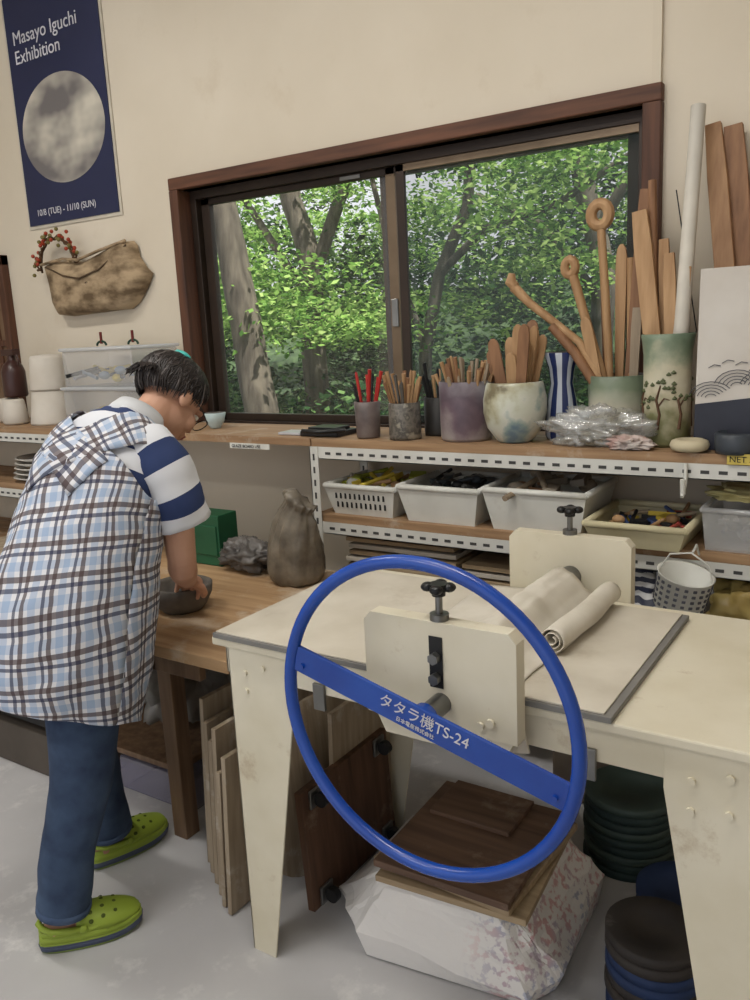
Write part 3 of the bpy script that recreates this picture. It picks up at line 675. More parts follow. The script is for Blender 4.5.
b.lathe((-3.37,2.42,ZT),[(.001,0),(.105,0),(.105,.01),(.085,.15),(.08,.155),(.001,.155)],30,0); b.lathe((-3.37,2.42,ZT+.156),[(.001,0),(.09,0),(.09,.008),(.078,.14),(.07,.155),(.03,.16),(.001,.16)],30,0)
b.make('plaster_molds',[MATS['plaster']])
b=B()
for x,y in ((-3.56,2.35),(-3.52,2.5),(-3.7,2.42)): b.lathe((x,y,ZT),[(.001,0),(.05,0),(.06,.01),(.045,.11),(.04,.115),(.001,.115)],24,0)
b.make('plaster_molds',[MATS['plaster']])
b=B(); b.lathe((-3.64,2.42,ZT+.12),[(.001,0),(.05,0),(.055,.01),(.055,.12),(.045,.15),(.02,.175),(.018,.2),(.001,.2)],20,0); b.box((-3.69,2.40,1.455),(-3.60,2.44,1.485),0); b.tube([(-3.60,2.42,1.46),(-3.585,2.42,1.43),(-3.60,2.42,1.40)],.006,6,0)
b.make('spray_bottle',[mk('brown_bottle',(66,40,36),rough=.3)],.002)
for i,(x0,x1,z,h) in enumerate(((-3.12,-2.62,ZT,.16),(-3.10,-2.66,ZT+.175,.15))):
    b=B(); b.box((x0,2.30,z),(x1,2.55,z+h),0); b.box((x0-.01,2.29,z+h),(x1+.01,2.56,z+h+.014),1)
    o=b.make('clear_storage_box',[clearp,thin('box_lid',(214,218,222),.55,.25,.12)],.006)
    junk('stored_trinkets',x0+.05,x1-.05,2.34,2.5,z+.03,[mk('muted_a',(170,170,176)),mk('muted_b',(120,140,160)),yellow,dark],20,.045)
b=B()
for x,m in ((-2.98,0),(-2.78,0)):
    b.tube([(x+.03*math.cos(q),2.42,1.483+.018*abs(math.sin(q))) for q in [pi*i/8 for i in range(9)]],.005,6,0); b.cyl((x,2.42,1.49),.006,.05,8,1)
b.make('pin_markers',[mk('dgreen',(24,60,44)),mk('dred',(110,30,26))])
b=B()
for i in range(5): b.lathe((-3.45,2.40,Z2+i*.022),[(.001,0),(.09,0),(.15-.004*i,.018),(.145-.004*i,.022),(.09,.006),(.001,.005)],30,0)
b.lathe((-3.18,2.38,Z2),[(.001,0),(.05,0),(.095,.08),(.10,.10),(.095,.10),(.05,.01),(.001,.008)],30,1)
b.make('stacked_plates',[MATS['plate_white'],white])
b=B(); b.box((-3.5,2.28,Z3),(-3.05,2.55,Z3+.2),0); b.make('cardboard_box',[mk('cardboard',(160,132,100),rough=.9)],.004)
b=B(); b.blob((-2.02,1.84,.42),(.16,.18,.21),.3,2.0,0,seed=14,crease=.3); b.make('plastic_bag',[bagp2])
b=B(); b.blob((-2.05,1.86,.36),(.12,.13,.16),.3,2.2,0,seed=15); b.make('wrapped_clay_lump',[mk('clay_brown',(130,116,102),(90,78,68),rough=.6)])
b=B(); b.box((-2.2,1.66,0),(-1.86,2.05,.12)); b.make('purple_storage_box',[thin('purple_tint',(146,142,164),.55,.25,.1)],.01)
basket('black_crate',-2.95,-2.35,1.56,2.05,.20,.24,dark,False,.02,.006); junk('stored_bottles',-2.88,-2.42,1.62,1.98,.40,[white,green,dark,mk('muted_c',(150,150,130))],22,.06)
b=B(); b.box((-2.9,1.58,0),(-2.3,2.0,.16)); b.make('storage_carton',[mk('carton_dark',(92,84,76),rough=.8)],.004)
b=B()
for i,(x,y,h,d) in enumerate(((-1.64,1.50,.52,.46),(-1.60,1.47,.47,.42),(-1.555,1.44,.44,.44),(-1.51,1.41,.50,.46),(-1.47,1.38,.40,.42),(-1.435,1.365,.46,.45))):
    T=TR(x,y,0.004)@RZ(random.uniform(-.04,.04))@RY(.06); b.box((0,0,0),(.014,d,h),0,T)
b.make('plywood_boards',[ply],.001)
b=B()
T=TR(-1.36,1.66,.255)@RY(pi/2-.05); b.lathe((0,0,0),[(.001,0),(.25,0),(.25,.015),(.001,.015)],40,0,T=T)
b.make('round_plywood_bat',[ply])
b=B(); T=TR(-1.275,1.62,.004)@RY(.03); b.box((0,0,0),(.014,.34,.50),0,T); b.make('plywood_board',[ply],.001)
b=B(); T=TR(-1.235,1.455,.03)@RY(-.06)
b.box((0,0,0),(.022,.40,.33),0,T)
for yy,zz in ((.05,-.0),(.35,.0),(.05,.27),(.35,.27)):
    b.cbox(T@V(.027,yy,zz+.03),(.008,.05,.05),1); b.tube([T@V(.03,yy,zz+.03),T@V(.046,yy,zz+.03)],.009,10,1); b.tube([T@V(.048,yy-.010,zz+.028),T@V(.048,yy+.010,zz+.028)],.019,16,2)
b.make('caster_dolly',[plydv,steel,dark],.002)
# paper covered stand
m_,nt,bs=base('newspaper'); N=nt.nodes;L=nt.links; tc=N.new('ShaderNodeTexCoord'); 
n1=N.new('ShaderNodeTexNoise'); n1.inputs['Scale'].default_value=55; n1.inputs['Detail'].default_value=4; c1=N.new('ShaderNodeValToRGB'); c1.color_ramp.elements[0].position=.50;c1.color_ramp.elements[1].position=.58; c1.color_ramp.elements[0].color=(0,0,0,1)
sx_=N.new('ShaderNodeSeparateXYZ'); c2=N.new('ShaderNodeMapRange'); c2.inputs[1].default_value=.10; c2.inputs[2].default_value=.20
n3=N.new('ShaderNodeTexNoise'); n3.inputs['Scale'].default_value=9; c3=N.new('ShaderNodeValToRGB'); c3.color_ramp.elements[0].color=lin((190,112,118)); c3.color_ramp.elements[1].color=lin((120,132,168)); c3.color_ramp.elements[0].position=.45;c3.color_ramp.elements[1].position=.6
mm_=N.new('ShaderNodeMath'); mm_.operation='MULTIPLY'; m3=N.new('ShaderNodeMath'); m3.operation='MULTIPLY'; m3.inputs[1].default_value=.6
mx=N.new('ShaderNodeMix'); mx.data_type='RGBA'; mx.inputs[6].default_value=lin((222,219,216))
for q in (n1,n3): L.new(tc.outputs['Object'],q.inputs['Vector'])
L.new(tc.outputs['Object'],sx_.inputs[0]); L.new(sx_.outputs[0],c2.inputs[0])
L.new(n1.outputs[0],c1.inputs[0]);L.new(n3.outputs[0],c3.inputs[0]);L.new(c1.outputs[0],mm_.inputs[0]);L.new(c2.outputs[0],mm_.inputs[1]);L.new(mm_.outputs[0],m3.inputs[0]);L.new(m3.outputs[0],mx.inputs[0]);L.new(c3.outputs[0],mx.inputs[7]);L.new(mx.outputs[2],bs.inputs['Base Color']); bs.inputs['Roughness'].default_value=.8
b=B()
topP=[(-1.0,1.50),(-.98,1.46),(-.70,1.46),(-.67,1.50),(-.67,1.80),(-.70,1.84),(-.98,1.84),(-1.0,1.80)]
midP=[(-1.19,1.54),(-1.05,1.41),(-.63,1.45),(-.58,1.54),(-.60,1.90),(-.66,1.97),(-1.08,1.97),(-1.17,1.88)]
botP=[(-1.17,1.55),(-1.035,1.425),(-.64,1.475),(-.60,1.55),(-.61,1.88),(-.67,1.95),(-1.07,1.95),(-1.15,1.87)]
def interp(A,z,K=8):
    o=[]
    for i in range(8):
        p,q=A[i],A[(i+1)%8]; za,zb=z(i),z((i+1)%8)
        for k in range(K): t=k/K; o.append(V(p[0]*(1-t)+q[0]*t,p[1]*(1-t)+q[1]*t,za*(1-t)+zb*t))
    return o
R0=interp(topP,lambda i:.215); R2=interp(midP,lambda i:.06+.02*math.sin(i*2.1)); R3=interp(botP,lambda i:.004)
vs=[];rows=[]
for k in range(7):
    t=k/6; rows.append([a.lerp(c,t)+V(noise.noise(V(i*.35,k*.7,0)),noise.noise(V(i*.35,k*.7,5)),noise.noise(V(i*.35,k*.7,9)))*.012*min(1,k) for i,(a,c) in enumerate(zip(R0,R2))])
rows.append(R3); n=len(R0)
for r in rows: vs+=r
fs=[tuple(range(n))]+[(r*n+i,(r+1)*n+i,(r+1)*n+(i+1)%n,r*n+(i+1)%n) for r in range(len(rows)-1) for i in range(n)]
b.add(vs,fs); b.make('paper_covered_stand',[m_])
b=B()
b.cbox((-.83,1.64,.228),(.37,.40,.016),1,rot=RZ(.08)); b.cbox((-.835,1.645,.245),(.36,.38,.016),1,rot=RZ(-.05)); b.cbox((-.84,1.63,.264),(.34,.39,.018),0,rot=RZ(.03)); b.box((-.98,1.66,.273),(-.76,1.82,.285),0)
b.make('wooden_board_stack',[plyd,plyx],.002)
def discs(name,x,y,r,n,h,mats):
    b=B()
    for i in range(n):
        rr=r*(1-.02*(i%2)); b.lathe((x+random.uniform(-.004,.004),y,i*h),[(.001,0),(rr,0),(rr,h*.8),(rr*.96,h*.9),(rr*.5,h*.88),(rr*.48,h*.7),(.001,h*.7)],36,i%len(mats))
    return b.make(name,mats,0)
dt=mk('teal_dark',(54,72,68),(32,46,46),rough=.7,stain=((130,130,122),8,.6,.4)); db=mk('bat_black',(66,60,56),(44,40,38),rough=.7,stain=((150,144,136),8,.6,.4)); bb=mk('bat_blue',(40,62,104),(28,44,78),rough=.7,stain=((140,146,152),8,.6,.4))
discs('wheel_head_stack',-.60,2.12,.125,9,.024,[dt,dt,mk('teal2',(66,82,76))])
discs('wheel_head_stack',-.40,1.62,.105,8,.025,[bb,bb,db,db])
discs('wheel_head_stack',-.40,1.88,.11,5,.025,[bb,db])
b=B(); b.box((-.9,2.30,0),(.1,2.5,.30)); b.make('storage_crate',[mk('crate_grey',(120,108,96),(90,80,70),rough=.8)],.01)

# ---------------------------------------------------------------- woman
wo=empty('woman',(-1.78,1.22,0))
RG=[((-1.765,1.18,.60),.185,.168),((-1.75,1.20,.72),.192,.178),((-1.735,1.23,.86),.19,.172),((-1.725,1.27,.98),.182,.150),((-1.72,1.315,1.09),.18,.132),((-1.72,1.37,1.18),.182,.120),((-1.72,1.415,1.245),.155,.098),((-1.72,1.465,1.292),.068,.062)]
def cr1(a,b_,c,d,t): return .5*((2*b_)+(-a+c)*t+(2*a-5*b_+4*c-d)*t*t+(-a+3*b_-3*c+d)*t**3)
def ring(s):
    s=max(0,min(len(RG)-1.0001,s)); i=int(s); t=s-i
    g=[RG[max(0,min(len(RG)-1,i+k))] for k in (-1,0,1,2)]
    c=V(*[cr1(*[q[0][j] for q in g],t) for j in range(3)]); return c,cr1(*[q[1] for q in g],t),cr1(*[q[2] for q in g],t)
def surf(s,th,off=0,fold=0):
    c,hx,hy=ring(s); c2,_,_=ring(min(s+.05,6.9)); c1,_,_=ring(max(s-.05,0)); Tn=(c2-c1).normalized(); U=V(1,0,0); F=Tn.cross(U).normalized()
    k=1+fold*(.035*math.sin(5*th+1+s)+.02*math.sin(9*th+2.3-s*.8))
    ct,st=math.cos(th),math.sin(th); e=.85
    ct=math.copysign(abs(ct)**e,ct); st=math.copysign(abs(st)**e,st)
    p=c+U*(hx*k+off)*ct+F*(hy*k+off)*st
    p+=F*(.006*noise.noise(V(th*2,s*2.2,0))+.004*noise.noise(V(th*5,s*5,3)))
    return p
def garment(b,s0,topf,off,nth=72,ns=30,m=0,fold=0,tilt=0):
    vs=[];uv=[];fs=[]
    for i in range(ns+1):
        for j in range(nth+1):
            th=2*pi*j/nth; s=s0+(topf(th)-s0)*i/ns
            fo=fold*max(0,1-s/3.5)
            p=surf(s,th,off,fo)
            if tilt: p.z-=tilt*math.sin(th)*max(0,1-s/1.5)
            vs.append(p); uv.append((th*.19+.3,s*.108+.05))
    for i in range(ns):
        for j in range(nth): a=i*(nth+1)+j; fs.append((a,a+1,a+nth+2,a+nth+1))
    b.add(vs,fs,m,True,uv=uv)
def mathn(nt,op,a,b_=None,c=None):
    n=nt.nodes.new('ShaderNodeMath'); n.operation=op
    for i,x in enumerate((a,b_,c)):
        if x is None: continue
        if hasattr(x,'is_linked'): nt.links.new(x,n.inputs[i])
        else: n.inputs[i].default_value=x
    return n.outputs[0]
def mixc(nt,f,a,b_):
    n=nt.nodes.new('ShaderNodeMix'); n.data_type='RGBA'
    for i,x in ((0,f),(6,a),(7,b_)):
        if hasattr(x,'is_linked'): nt.links.new(x,n.inputs[i])
        else: n.inputs[i].default_value=x
    return n.outputs[2]
plaid,nt,bs=base('plaid_cotton'); tc=nt.nodes.new('ShaderNodeTexCoord'); sp=nt.nodes.new('ShaderNodeSeparateXYZ'); nt.links.new(tc.outputs['UV'],sp.inputs[0])
P=.068; col=lin((212,212,216))
uu=mathn(nt,'MULTIPLY_ADD',sp.outputs[1],.22,sp.outputs[0]); vv_=mathn(nt,'MULTIPLY_ADD',sp.outputs[0],-.18,mathn(nt,'ADD',sp.outputs[1],1.0))
fu=mathn(nt,'FRACT',mathn(nt,'DIVIDE',uu,P)); fv=mathn(nt,'FRACT',mathn(nt,'DIVIDE',vv_,P))
for f in (fu,fv): col=mixc(nt,mathn(nt,'MULTIPLY',mathn(nt,'COMPARE',f,.48,.13),.45),col,lin((116,150,190)))
for f in (fu,fv):
    col=mixc(nt,mathn(nt,'MULTIPLY',mathn(nt,'COMPARE',f,.12,.08),.80),col,lin((72,54,54)))
    col=mixc(nt,mathn(nt,'MULTIPLY',mathn(nt,'COMPARE',f,.84,.06),.78),col,lin((40,44,74)))
nt.links.new(col,bs.inputs['Base Color']); bs.inputs['Roughness'].default_value=.9
stripe,nt,bs=base('striped_shirt_cotton'); tc=nt.nodes.new('ShaderNodeTexCoord'); sp=nt.nodes.new('ShaderNodeSeparateXYZ'); nt.links.new(tc.outputs['UV'],sp.inputs[0])
f=mathn(nt,'FRACT',mathn(nt,'DIVIDE',sp.outputs[1],.105)); col=mixc(nt,mathn(nt,'LESS_THAN',f,.42),lin((212,214,220)),lin((40,56,98))); nt.links.new(col,bs.inputs['Base Color']); bs.inputs['Roughness'].default_value=.9
shirtw=mk('shirt_white',(212,214,218),rough=.9)
b=B(); garment(b,1.0,lambda t:6.9,0,m=0)
def sleeve(pts,rad,v0):
    n=28; pts=[Vector(p) for p in pts]; vs=[];uv=[];fs=[]; L_=0; q=[];
    for i in range(len(pts)-1):
        for k in range(5): q.append((pts[i].lerp(pts[i+1],k/5),rad[i]+(rad[i+1]-rad[i])*k/5))
    q.append((pts[-1],rad[-1]))
    prev=None
    for i,(p,r) in enumerate(q):
        t=(q[min(i+1,len(q)-1)][0]-q[max(i-1,0)][0]).normalized(); 
        a=(V(0,1,0)-t*t.y).normalized() if prev is None else (prev-t*prev.dot(t)).normalized(); prev=a; b2=t.cross(a)
        if i: L_+=(p-q[i-1][0]).length
        for j in range(n+1):
            th=2*pi*j/n; rr=r*(1+.05*math.sin(3*th+i*.5)*(i/len(q))+.07*noise.noise(V(math.cos(th)*2,math.sin(th)*2,i*.3)))
            vs.append(p+a*math.cos(th)*rr+b2*math.sin(th)*rr); uv.append((th*.06+.2,v0+L_))
    for i in range(len(q)-1):
        for j in range(n): c=i*(n+1)+j; fs.append((c,c+1,c+n+2,c+n+1))
    b.add(vs,fs,0,True,uv=uv)
sleeve([(-1.66,1.405,1.225),(-1.60,1.40,1.225),(-1.562,1.405,1.18),(-1.548,1.425,1.11),(-1.545,1.445,1.045)],[.05,.076,.078,.073,.070],.03)
sleeve([(-1.78,1.405,1.225),(-1.84,1.40,1.225),(-1.885,1.405,1.18),(-1.90,1.425,1.11),(-1.905,1.445,1.045)],[.05,.076,.078,.073,.070],.03)
b.lathe((0,0,0),[(.074,0),(.066,.03),(.060,.05),(.064,.052),(.074,.028),(.084,-.012)],32,1,T=TR(-1.72,1.462,1.275)@RX(-.75))
b.make('shirt',[stripe,shirtw],0,wo,solid=.004)
b=B()
def topf(t):
    return 4.85+1.0*max(0,math.sin(t))**1.5+.45*max(0,-math.sin(t))-.5*abs(math.cos(t))**3
garment(b,0,topf,.012,m=0,fold=1.3,tilt=.05,ns=40,nth=96)
def strap(path,w=.05,v0=0):
    n=40;vs=[];uv=[];fs=[];
    def pp(t):
        t*=len(path)-1; i=min(int(t),len(path)-2); f=t-i; g=[path[max(0,min(len(path)-1,i+k))] for k in (-1,0,1,2)]
        return cr1(*[x[0] for x in g],f),cr1(*[x[1] for x in g],f)
    C=7
    for i in range(n+1):
        s,t=pp(i/n); s2,t2=pp(min(1,i/n+.01)); s1,t1=pp(max(0,i/n-.01))
        ds=(s2-s1)*.10; dt_=math.radians(t2-t1)*.16; l=math.hypot(ds,dt_) or 1
        ps,pt=-dt_/l/.10,ds/l/.16
        for k in range(C):
            o=(k/(C-1)*2-1)*w; vs.append(surf(min(s+ps*o,6.75),math.radians(t)+pt*o,.017)); uv.append((o+.2,i/n*.5+v0))
    for i in range(n):
        for k in range(C-1): a=i*C+k; fs.append((a,a+1,a+C+1,a+C))
    b.add(vs,fs,0,True,uv=uv)
strap([(5.3,110),(5.9,135),(6.15,170),(6.05,212),(5.6,240),(5.1,265),(4.4,300)])
strap([(5.3,70),(5.9,45),(6.15,10),(6.05,-32),(5.6,-60),(5.1,-85),(4.4,-120)],v0=.03)
b.make('apron',[plaid],0,wo,solid=.004)
b=B()
b.ell((-1.745,1.215,.84),(.145,.12,.13),0)
RL=[(-1.675,1.20,.84),(-1.665,1.18,.65),(-1.68,1.15,.43),(-1.705,1.11,.27),(-1.725,1.085,.105)]
LL=[(-1.82,1.23,.84),(-1.845,1.265,.65),(-1.86,1.305,.45),(-1.885,1.345,.27),(-1.905,1.375,.105)]
def jl(P_,rr):
    q=[];r2=[]
    for i in range(len(P_)-1):
        for k in range(6):
            t=k/6; p=Vector(P_[i]).lerp(Vector(P_[i+1]),t); q.append(p); r2.append((rr[i]+(rr[i+1]-rr[i])*t))
    q.append(Vector(P_[-1])); r2.append(rr[-1])
    o=len(b.v); b.ctube(q,r2,28)
    for i in range(o,len(b.v)):
        v=b.v[i]; ci=(i-o)//28; c=q[min(ci,len(q)-1)]; d=v-c
        low=max(0,1-v.z/.6)
        b.v[i]=c+d*(1+.10*low*noise.noise(V(d.x*14,d.y*14,v.z*26))+.06*noise.noise(V(d.x*10,d.y*10,v.z*9)))
for P_ in (RL,LL): jl(P_,[.098,.092,.074,.067,.066])
o=b.make('jeans',[denim],0,wo)
mo=o.modifiers.new('r','REMESH'); mo.mode='VOXEL'; mo.voxel_size=.006; mo.use_smooth_shade=True
mo=o.modifiers.new('s','SMOOTH'); mo.factor=.5; mo.iterations=3
b=B()
for P_ in (RL,LL):
    p=V(*P_[-1]); d=(V(*P_[-2])-p).normalized()
    b.tube([p-d*.006,p+d*.012],[.0655,.066],24,0,cap=False)
b.make('jean_hems',[mk('denim_hem',(74,92,120),(48,64,92),scale=14,rough=.9)],0,wo,solid=.003)
# skin body (one surface)
b=B()
Fh=V(.10,.60,-.79).normalized(); Uh=V(0,.79,.60); Rh=Fh.cross(Uh).normalized(); Uh=Rh.cross(Fh).normalized(); HC=V(-1.715,1.607,1.335)
HT=Matrix(((Rh.x,Fh.x,Uh.x,HC.x),(Rh.y,Fh.y,Uh.y,HC.y),(Rh.z,Fh.z,Uh.z,HC.z),(0,0,0,1)))
b.ell((0,-.015,.03),(.074,.092,.078),T=HT); b.ell((0,.018,-.03),(.060,.070,.075),T=HT); b.ell((0,.045,-.075),(.034,.034,.026),T=HT)
b.ell((.03,.058,-.03),(.028,.026,.028),T=HT); b.ell((-.03,.058,-.03),(.028,.026,.028),T=HT)
b.ell((0,.090,-.022),(.012,.016,.011),T=HT); b.ctube([HT@V(0,.076,.012),HT@V(0,.086,-.01),HT@V(0,.096,-.024)],[.008,.008,.009],10)
b.ell((0,.078,.022),(.045,.014,.010),T=HT); b.ell((0,.083,-.052),(.022,.010,.007),T=HT); b.ell((0,.082,-.062),(.019,.010,.007),T=HT)
for sx in (-1,1): b.ell((sx*.074,-.008,-.008),(.009,.019,.031),T=HT); b.ell((sx*.079,-.012,.0),(.006,.016,.022),T=HT)
b.ctube([(-1.72,1.43,1.23),(-1.72,1.47,1.275),(-1.718,1.53,1.300),HT@V(0,-.02,-.02)],[.075,.056,.052,.05],16)
b.ell((-1.72,1.40,1.20),(.14,.085,.09))
b.ell((-1.72,1.30,1.03),(.15,.11,.20))
b.ell((-1.735,1.235,.85),(.13,.105,.12))
def hand(W,d,nr,side):
    d=Vector(d).normalized(); nr=Vector(nr); nr=(nr-d*nr.dot(d)).normalized(); sd=d.cross(nr).normalized()*side
    W=Vector(W)
    for k,off in enumerate((.028,.01,-.010,-.028)):
        b.ctube([W+sd*off*.5+d*.0,W+sd*off*.85+d*.045,W+sd*off+d*.085],[.017,.0155,.012],10)
    LN=(.068,.076,.071,.056)
    for k,off in enumerate((.030,.0105,-.0095,-.029)):
        p=W+sd*off+d*.080; ang=.15+.06*k; L_=LN[k]; pts=[p]; rr=[.0098]
        dd=(d+sd*off*2.6).normalized()
        for seg,fr in enumerate((.45,.30,.25)):
            ang+=.42
            v=dd*math.cos(ang)+nr*math.sin(ang); p=p+v*L_*fr; pts.append(p); rr.append((.0086,.0078,.0066)[seg])
        pts.append(p+v*.004); rr.append(.003)
        b.ctube(pts,rr,10)
    p=W+sd*.020+d*.022+nr*.006; pts=[p,p+sd*.022+d*.022+nr*.010,p+sd*.032+d*.046+nr*.022,p+sd*.030+d*.068+nr*.032,p+sd*.030+d*.071+nr*.033]
    b.ctube(pts,[.016,.0125,.0105,.009,.004],10)
WR=V(-1.715,1.60,.825); WL=V(-1.985,1.59,.825)
b.ctube([(-1.60,1.40,1.205),(-1.562,1.41,1.17),(-1.55,1.43,1.06),(-1.563,1.445,.94),(-1.575,1.455,.915),(-1.62,1.50,.885),(-1.68,1.565,.84),WR,WR+V(-.02,.02,-.005)],[.05,.048,.043,.037,.038,.037,.028,.024,.024],16)
b.ctube([(-1.84,1.40,1.205),(-1.888,1.41,1.17),(-1.91,1.43,1.06),(-1.955,1.445,.94),(-1.96,1.455,.915),(-1.97,1.50,.885),(-1.98,1.56,.84),WL,WL+V(.012,.02,-.005)],[.05,.048,.043,.037,.038,.037,.028,.024,.024],16)
hand(WR,(-.62,.66,-.30),(-.25,-.15,-.95),-1); hand(WL,(.55,.72,-.30),(.25,-.15,-.95),1)
for P_,ft in ((RL,V(.55,.83,0)),(LL,V(.17,.98,0))):
    k=V(*P_[-1]); b.ctube([V(*P_[2]),V(*P_[3]),k,V(k.x,k.y,.075)+ft*.01,V(k.x,k.y,.055)+ft*.05],[.05,.045,.036,.034,.03],14)
    b.ell((k.x-ft.x*.022,k.y-ft.y*.022,.055),(.032,.032,.035))
    b.ctube([V(k.x,k.y,.055),V(k.x,k.y,.045)+ft*.1],[.034,.03],12)
for P_ in (RL,LL): b.ctube(P_[:3],[.08,.075,.05],14)
o=b.make('body',[skin],0,wo)
mo=o.modifiers.new('r','REMESH'); mo.mode='VOXEL'; mo.voxel_size=.0036; mo.use_smooth_shade=True
mo=o.modifiers.new('s','SMOOTH'); mo.factor=.5; mo.iterations=4
b=B()
for sx in (-1,1):
    b.ell((sx*.030,.072,.0),(.013,.010,.0085),0,T=HT); b.ell((sx*.030,.0805,-.001),(.005,.003,.005),1,T=HT)
    pts=[HT@V(sx*.034+.027*math.cos(q),.098,-.004+.019*math.sin(q)) for q in [2*pi*i/24 for i in range(24)]]; b.tube(pts,.0016,6,1,closed=True)
    b.tube([HT@V(sx*.061,.098,0),HT@V(sx*.078,.05,.004),HT@V(sx*.082,-.01,.004)],.0018,6,1)
    b.tube([HT@V(sx*.015,.084,.026),HT@V(sx*.03,.087,.03),HT@V(sx*.046,.078,.026)],.0025,6,2)
b.tube([HT@V(-.008,.098,0),HT@V(.008,.098,0)],.0016,6,1)
b.ell((0,.0915,-.054),(.019,.005,.004),3,T=HT); b.ell((0,.090,-.062),(.016,.005,.004),3,T=HT)
b.make('face_details',[mk('eye_white',(230,228,222)),black,hairm,mk('lips',(170,100,92),rough=.4)],0,wo)
# hair : short, gathered towards the back with a clip
b=B(); hc=V(0,-.018,.024); hr=V(.085,.104,.090)
def amax(ph):
    f=math.sin(ph)
    if f>.55: return math.radians(66)
    if f>.1: return math.radians(66+ (0.55-f)/.45*40)
    return math.radians(106+28*min(1,(.1-f)/1.0))
def hp(ph,al,k=1): 
    return V(hc.x+hr.x*k*math.sin(al)*math.cos(ph),hc.y+hr.y*k*math.sin(al)*math.sin(ph),hc.z+hr.z*k*math.cos(al))
vs=[];fs=[];nP,nA=40,14
for i in range(nA+1):
    for j in range(nP): ph=2*pi*j/nP; vs.append(hp(ph,.02+amax(ph)*i/nA))
for i in range(nA):
    for j in range(nP): fs.append((i*nP+j,i*nP+(j+1)%nP,(i+1)*nP+(j+1)%nP,(i+1)*nP+j))
b.add(vs,fs,0,True,T=HT)
for k in range(1300):
    ph=random.uniform(0,2*pi); a1=amax(ph)*random.uniform(.80,1.07); a0=random.uniform(.0,.75)*a1; dph=random.uniform(-.45,.45); pts=[]
    lift=random.uniform(.995,1.04)
    for i in range(6):
        t=i/5; pts.append(HT@hp(ph+dph*t,a0+(a1-a0)*t,lift+.03*math.sin(t*pi)-(.02 if i==5 else 0)))
    b.tube(pts,[.001,.0026,.003,.003,.0024,.0006],4,1 if random.random()<.10 else 0)
for k in range(160):   # loose tuft at the nape
    x=random.uniform(-.05,.05); p=hp(-pi/2+x*9,1.75,1.0); e=p+V(x*.3+random.uniform(-.012,.012),-.012+random.uniform(-.010,.006),-.030+random.uniform(-.012,.010))
    b.tube([HT@p,HT@(p.lerp(e,.5)+V(0,-.006,0)),HT@e],[.003,.003,.0006],4,0)
b.make('hair',[hairm,mk('grey_hair',(96,90,88),rough=.5)],0,wo)
b=B()
cp=[HT@hp(-pi/2+.55+.9*t,.66+.05*math.sin(t*3),1.085) for t in [i/8-.5 for i in range(9)]]
b.tube(cp,[.003,.006,.008,.008,.008,.008,.008,.006,.003],8,0,flat=.7); b.make('hair_clip',[teal],0,wo)
# clogs
def clog(name,heel,dirv,L_=.25):
    d=Vector(dirv).normalized(); T=Matrix(((d.y,d.x,0,heel[0]),(-d.x,d.y,0,heel[1]),(0,0,1,.002),(0,0,0,1)))
    b=B(); n=28
    def outline(t,k=1,dx=0):
        q=2*pi*t; y=L_*.5-math.cos(q)*L_*.5*k; u=y/L_; w=(.036+.016*min(1,max(0,(u-.1)/.55)))*1.0
        return V(math.copysign(abs(math.sin(q))**.62,math.sin(q))*w*k,y,0)
    lv=[(0,.94,2),(.006,1,2),(.018,1.02,1),(.022,1.01,1),(.026,1.0,0),(.045,.99,0)]
    vs=[]
    for z,k,m in lv:
        for j in range(n): p=outline(j/n,k); vs.append((p.x,p.y,z+(.010*max(0,p.y/L_-.8)/.2 if z<.03 else 0)+(.0)))
    for i in range(len(lv)-1):
        b.add(vs[i*n:(i+2)*n],[(j,(j+1)%n,n+(j+1)%n,n+j) for j in range(n)],lv[i+1][2],True,T)
    b.add(vs[:n],[tuple(range(n))],2,False,T)
    rows=14; vv=[];cols=14
    for i in range(rows+1):
        u=.36+.64*i/rows; y=u*L_
        w=(.036+.016*min(1,max(0,(u-.1)/.55)))
        e=max(0,1-((u-.62)/.38)**2)**.5 if u>.62 else 1
        w*=(e**.9 if u>.62 else 1)*.99
        h=.045+(.052-.030*max(0,(u-.36)/.64))*(e**.7 if u>.62 else 1)*1.0
        if u>=.999: h=.045
        for j in range(cols+1):
            a=pi*j/cols; vv.append((math.cos(a)*w,y,.045+(h-.045)*math.sin(a)**.8))
    b.add(vv,[(i*(cols+1)+j,i*(cols+1)+j+1,(i+1)*(cols+1)+j+1,(i+1)*(cols+1)+j) for i in range(rows) for j in range(cols)],0,True,T)
    for u,aa in ((.5,.5),(.5,1.0),(.5,1.5),(.5,2.1),(.5,2.6),(.62,.7),(.62,1.3),(.62,1.9),(.62,2.5),(.74,.9),(.74,1.57),(.74,2.2)):
        y=u*L_; w=.052*(1 if u<.7 else .93); h=(.052-.030*(u-.36)/.64)*(1 if u<.66 else .95)
        b.ell((math.cos(aa)*w*.985,y,.045+h*math.sin(aa)**.8*.985),(.0045,.0045,.0035),3,8,6,T=T)
    hv=[]
    for i in range(13):
        q=-.30+.60*i/12; p=outline(q % 1,.985); 
        for zz in (.04,.058): hv.append((p.x,p.y,zz))
    b.add(hv,[(2*i,2*i+1,2*i+3,2*i+2) for i in range(12)],0,True,T)
    st=[V(.048,.42*L_,.060),V(.046,.28*L_,.064),V(.041,.12*L_,.070),V(.024,.012,.074),V(0,.002,.075),V(-.024,.012,.074),V(-.041,.12*L_,.070),V(-.046,.28*L_,.064),V(-.048,.42*L_,.060)]
    b.tube([T@p for p in st],.006,8,0,up=(0,0,1))
    for sx in (-1,1): b.ell((sx*.051,.42*L_,.060),(.005,.009,.009),0,T=T)
    b.make(name,[lime,mk('sole_navy',(72,80,104),rough=.6),mk('sole_lime',(128,148,70),rough=.6),mk('clog_hole',(76,90,28),rough=.8)],0,wo,solid=.003)
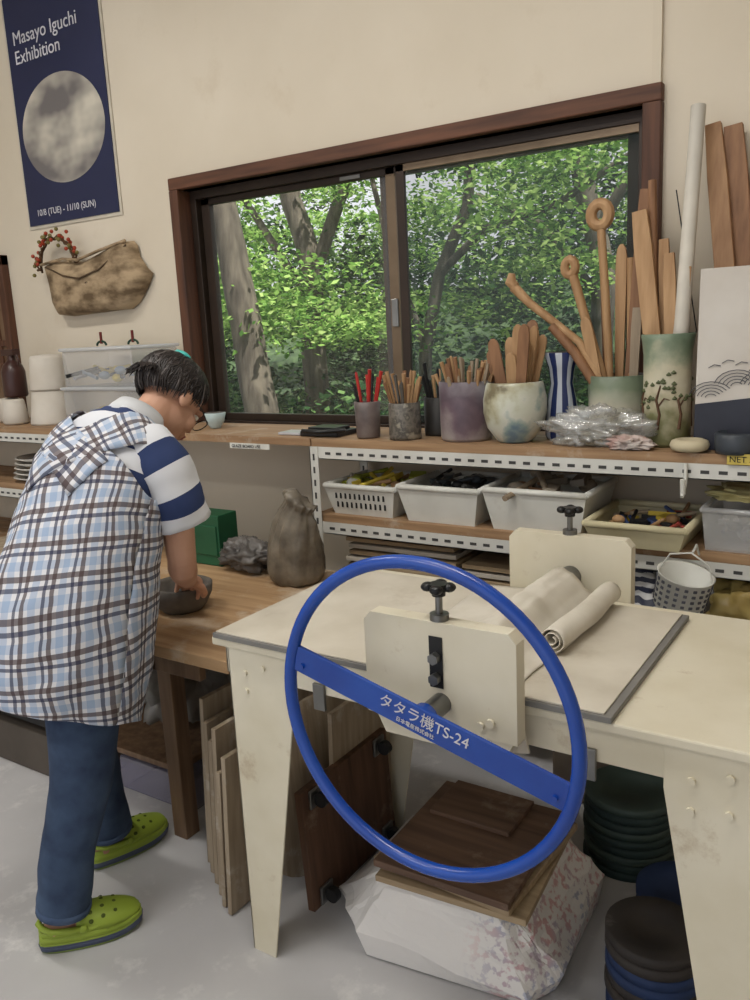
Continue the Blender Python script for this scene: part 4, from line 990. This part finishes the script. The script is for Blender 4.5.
clog('clog_right',(-1.762,1.03),(.55,.83)); clog('clog_left',(-1.918,1.31),(.17,.98))

# ---------------------------------------------------------------- lights
for i,(x,y) in enumerate(((-2.9,.9),(-.9,.9),(-1.9,-.9))):
    e=empty('fluorescent_lamp',(x,y,3.3))
    b=B(); b.box((x-.62,y-.09,3.34),(x+.62,y+.09,3.398),0); b.tube([(x-.6,y-.05,3.31),(x+.6,y-.05,3.31)],.014,12,1); b.tube([(x-.6,y+.05,3.31),(x+.6,y+.05,3.31)],.014,12,1)
    em=MATS.get('tube')
    if not em:
        em,nt,bs=base('tube_glow'); bs.inputs['Emission Color'].default_value=(1,.97,.9,1); bs.inputs['Emission Strength'].default_value=6; MATS['tube']=em
    b.make('fixture',[white,em],0,e)
    l=bpy.data.lights.new('lamp_light','AREA'); l.shape='RECTANGLE'; l.size=1.2; l.size_y=.2; l.energy=24; l.color=(1,.97,.915)
    lo=bpy.data.objects.new('lamp_light',l); COL.objects.link(lo); lo.parent=e; lo.location=(0,0,-.03)
sun=bpy.data.lights.new('sun','SUN'); sun.energy=9; sun.angle=.02; sun.color=(1,.97,.88)
so=bpy.data.objects.new('sun',sun); COL.objects.link(so); so.location=(3,4,10)
so.rotation_euler=V(-.45,.12,-1).to_track_quat('-Z','Y').to_euler()
w=bpy.data.worlds.new('World'); S.world=w; w.use_nodes=True
bg=w.node_tree.nodes['Background']; bg.inputs[0].default_value=(.93,.95,1,1); bg.inputs[1].default_value=1.0
S.view_settings.view_transform='Standard'; S.view_settings.exposure=0

# ---------------------------------------------------------------- camera
ex=Vector((1286,-108,830)).normalized(); ez=Vector((-200,4000,830)).normalized(); ez=(ez-ex*ez.dot(ex)).normalized(); ey=ez.cross(ex)
cam=bpy.data.cameras.new('camera'); co=bpy.data.objects.new('camera',cam); COL.objects.link(co)
M4=Matrix(((ex.x,ex.y,ex.z,0),(ey.x,ey.y,ey.z,0),(ez.x,ez.y,ez.z,1.5),(0,0,0,1)))
co.matrix_world=M4; cam.sensor_fit='VERTICAL'; cam.sensor_height=36; cam.lens=830/1000*36; cam.clip_start=.05; cam.clip_end=200
S.camera=co
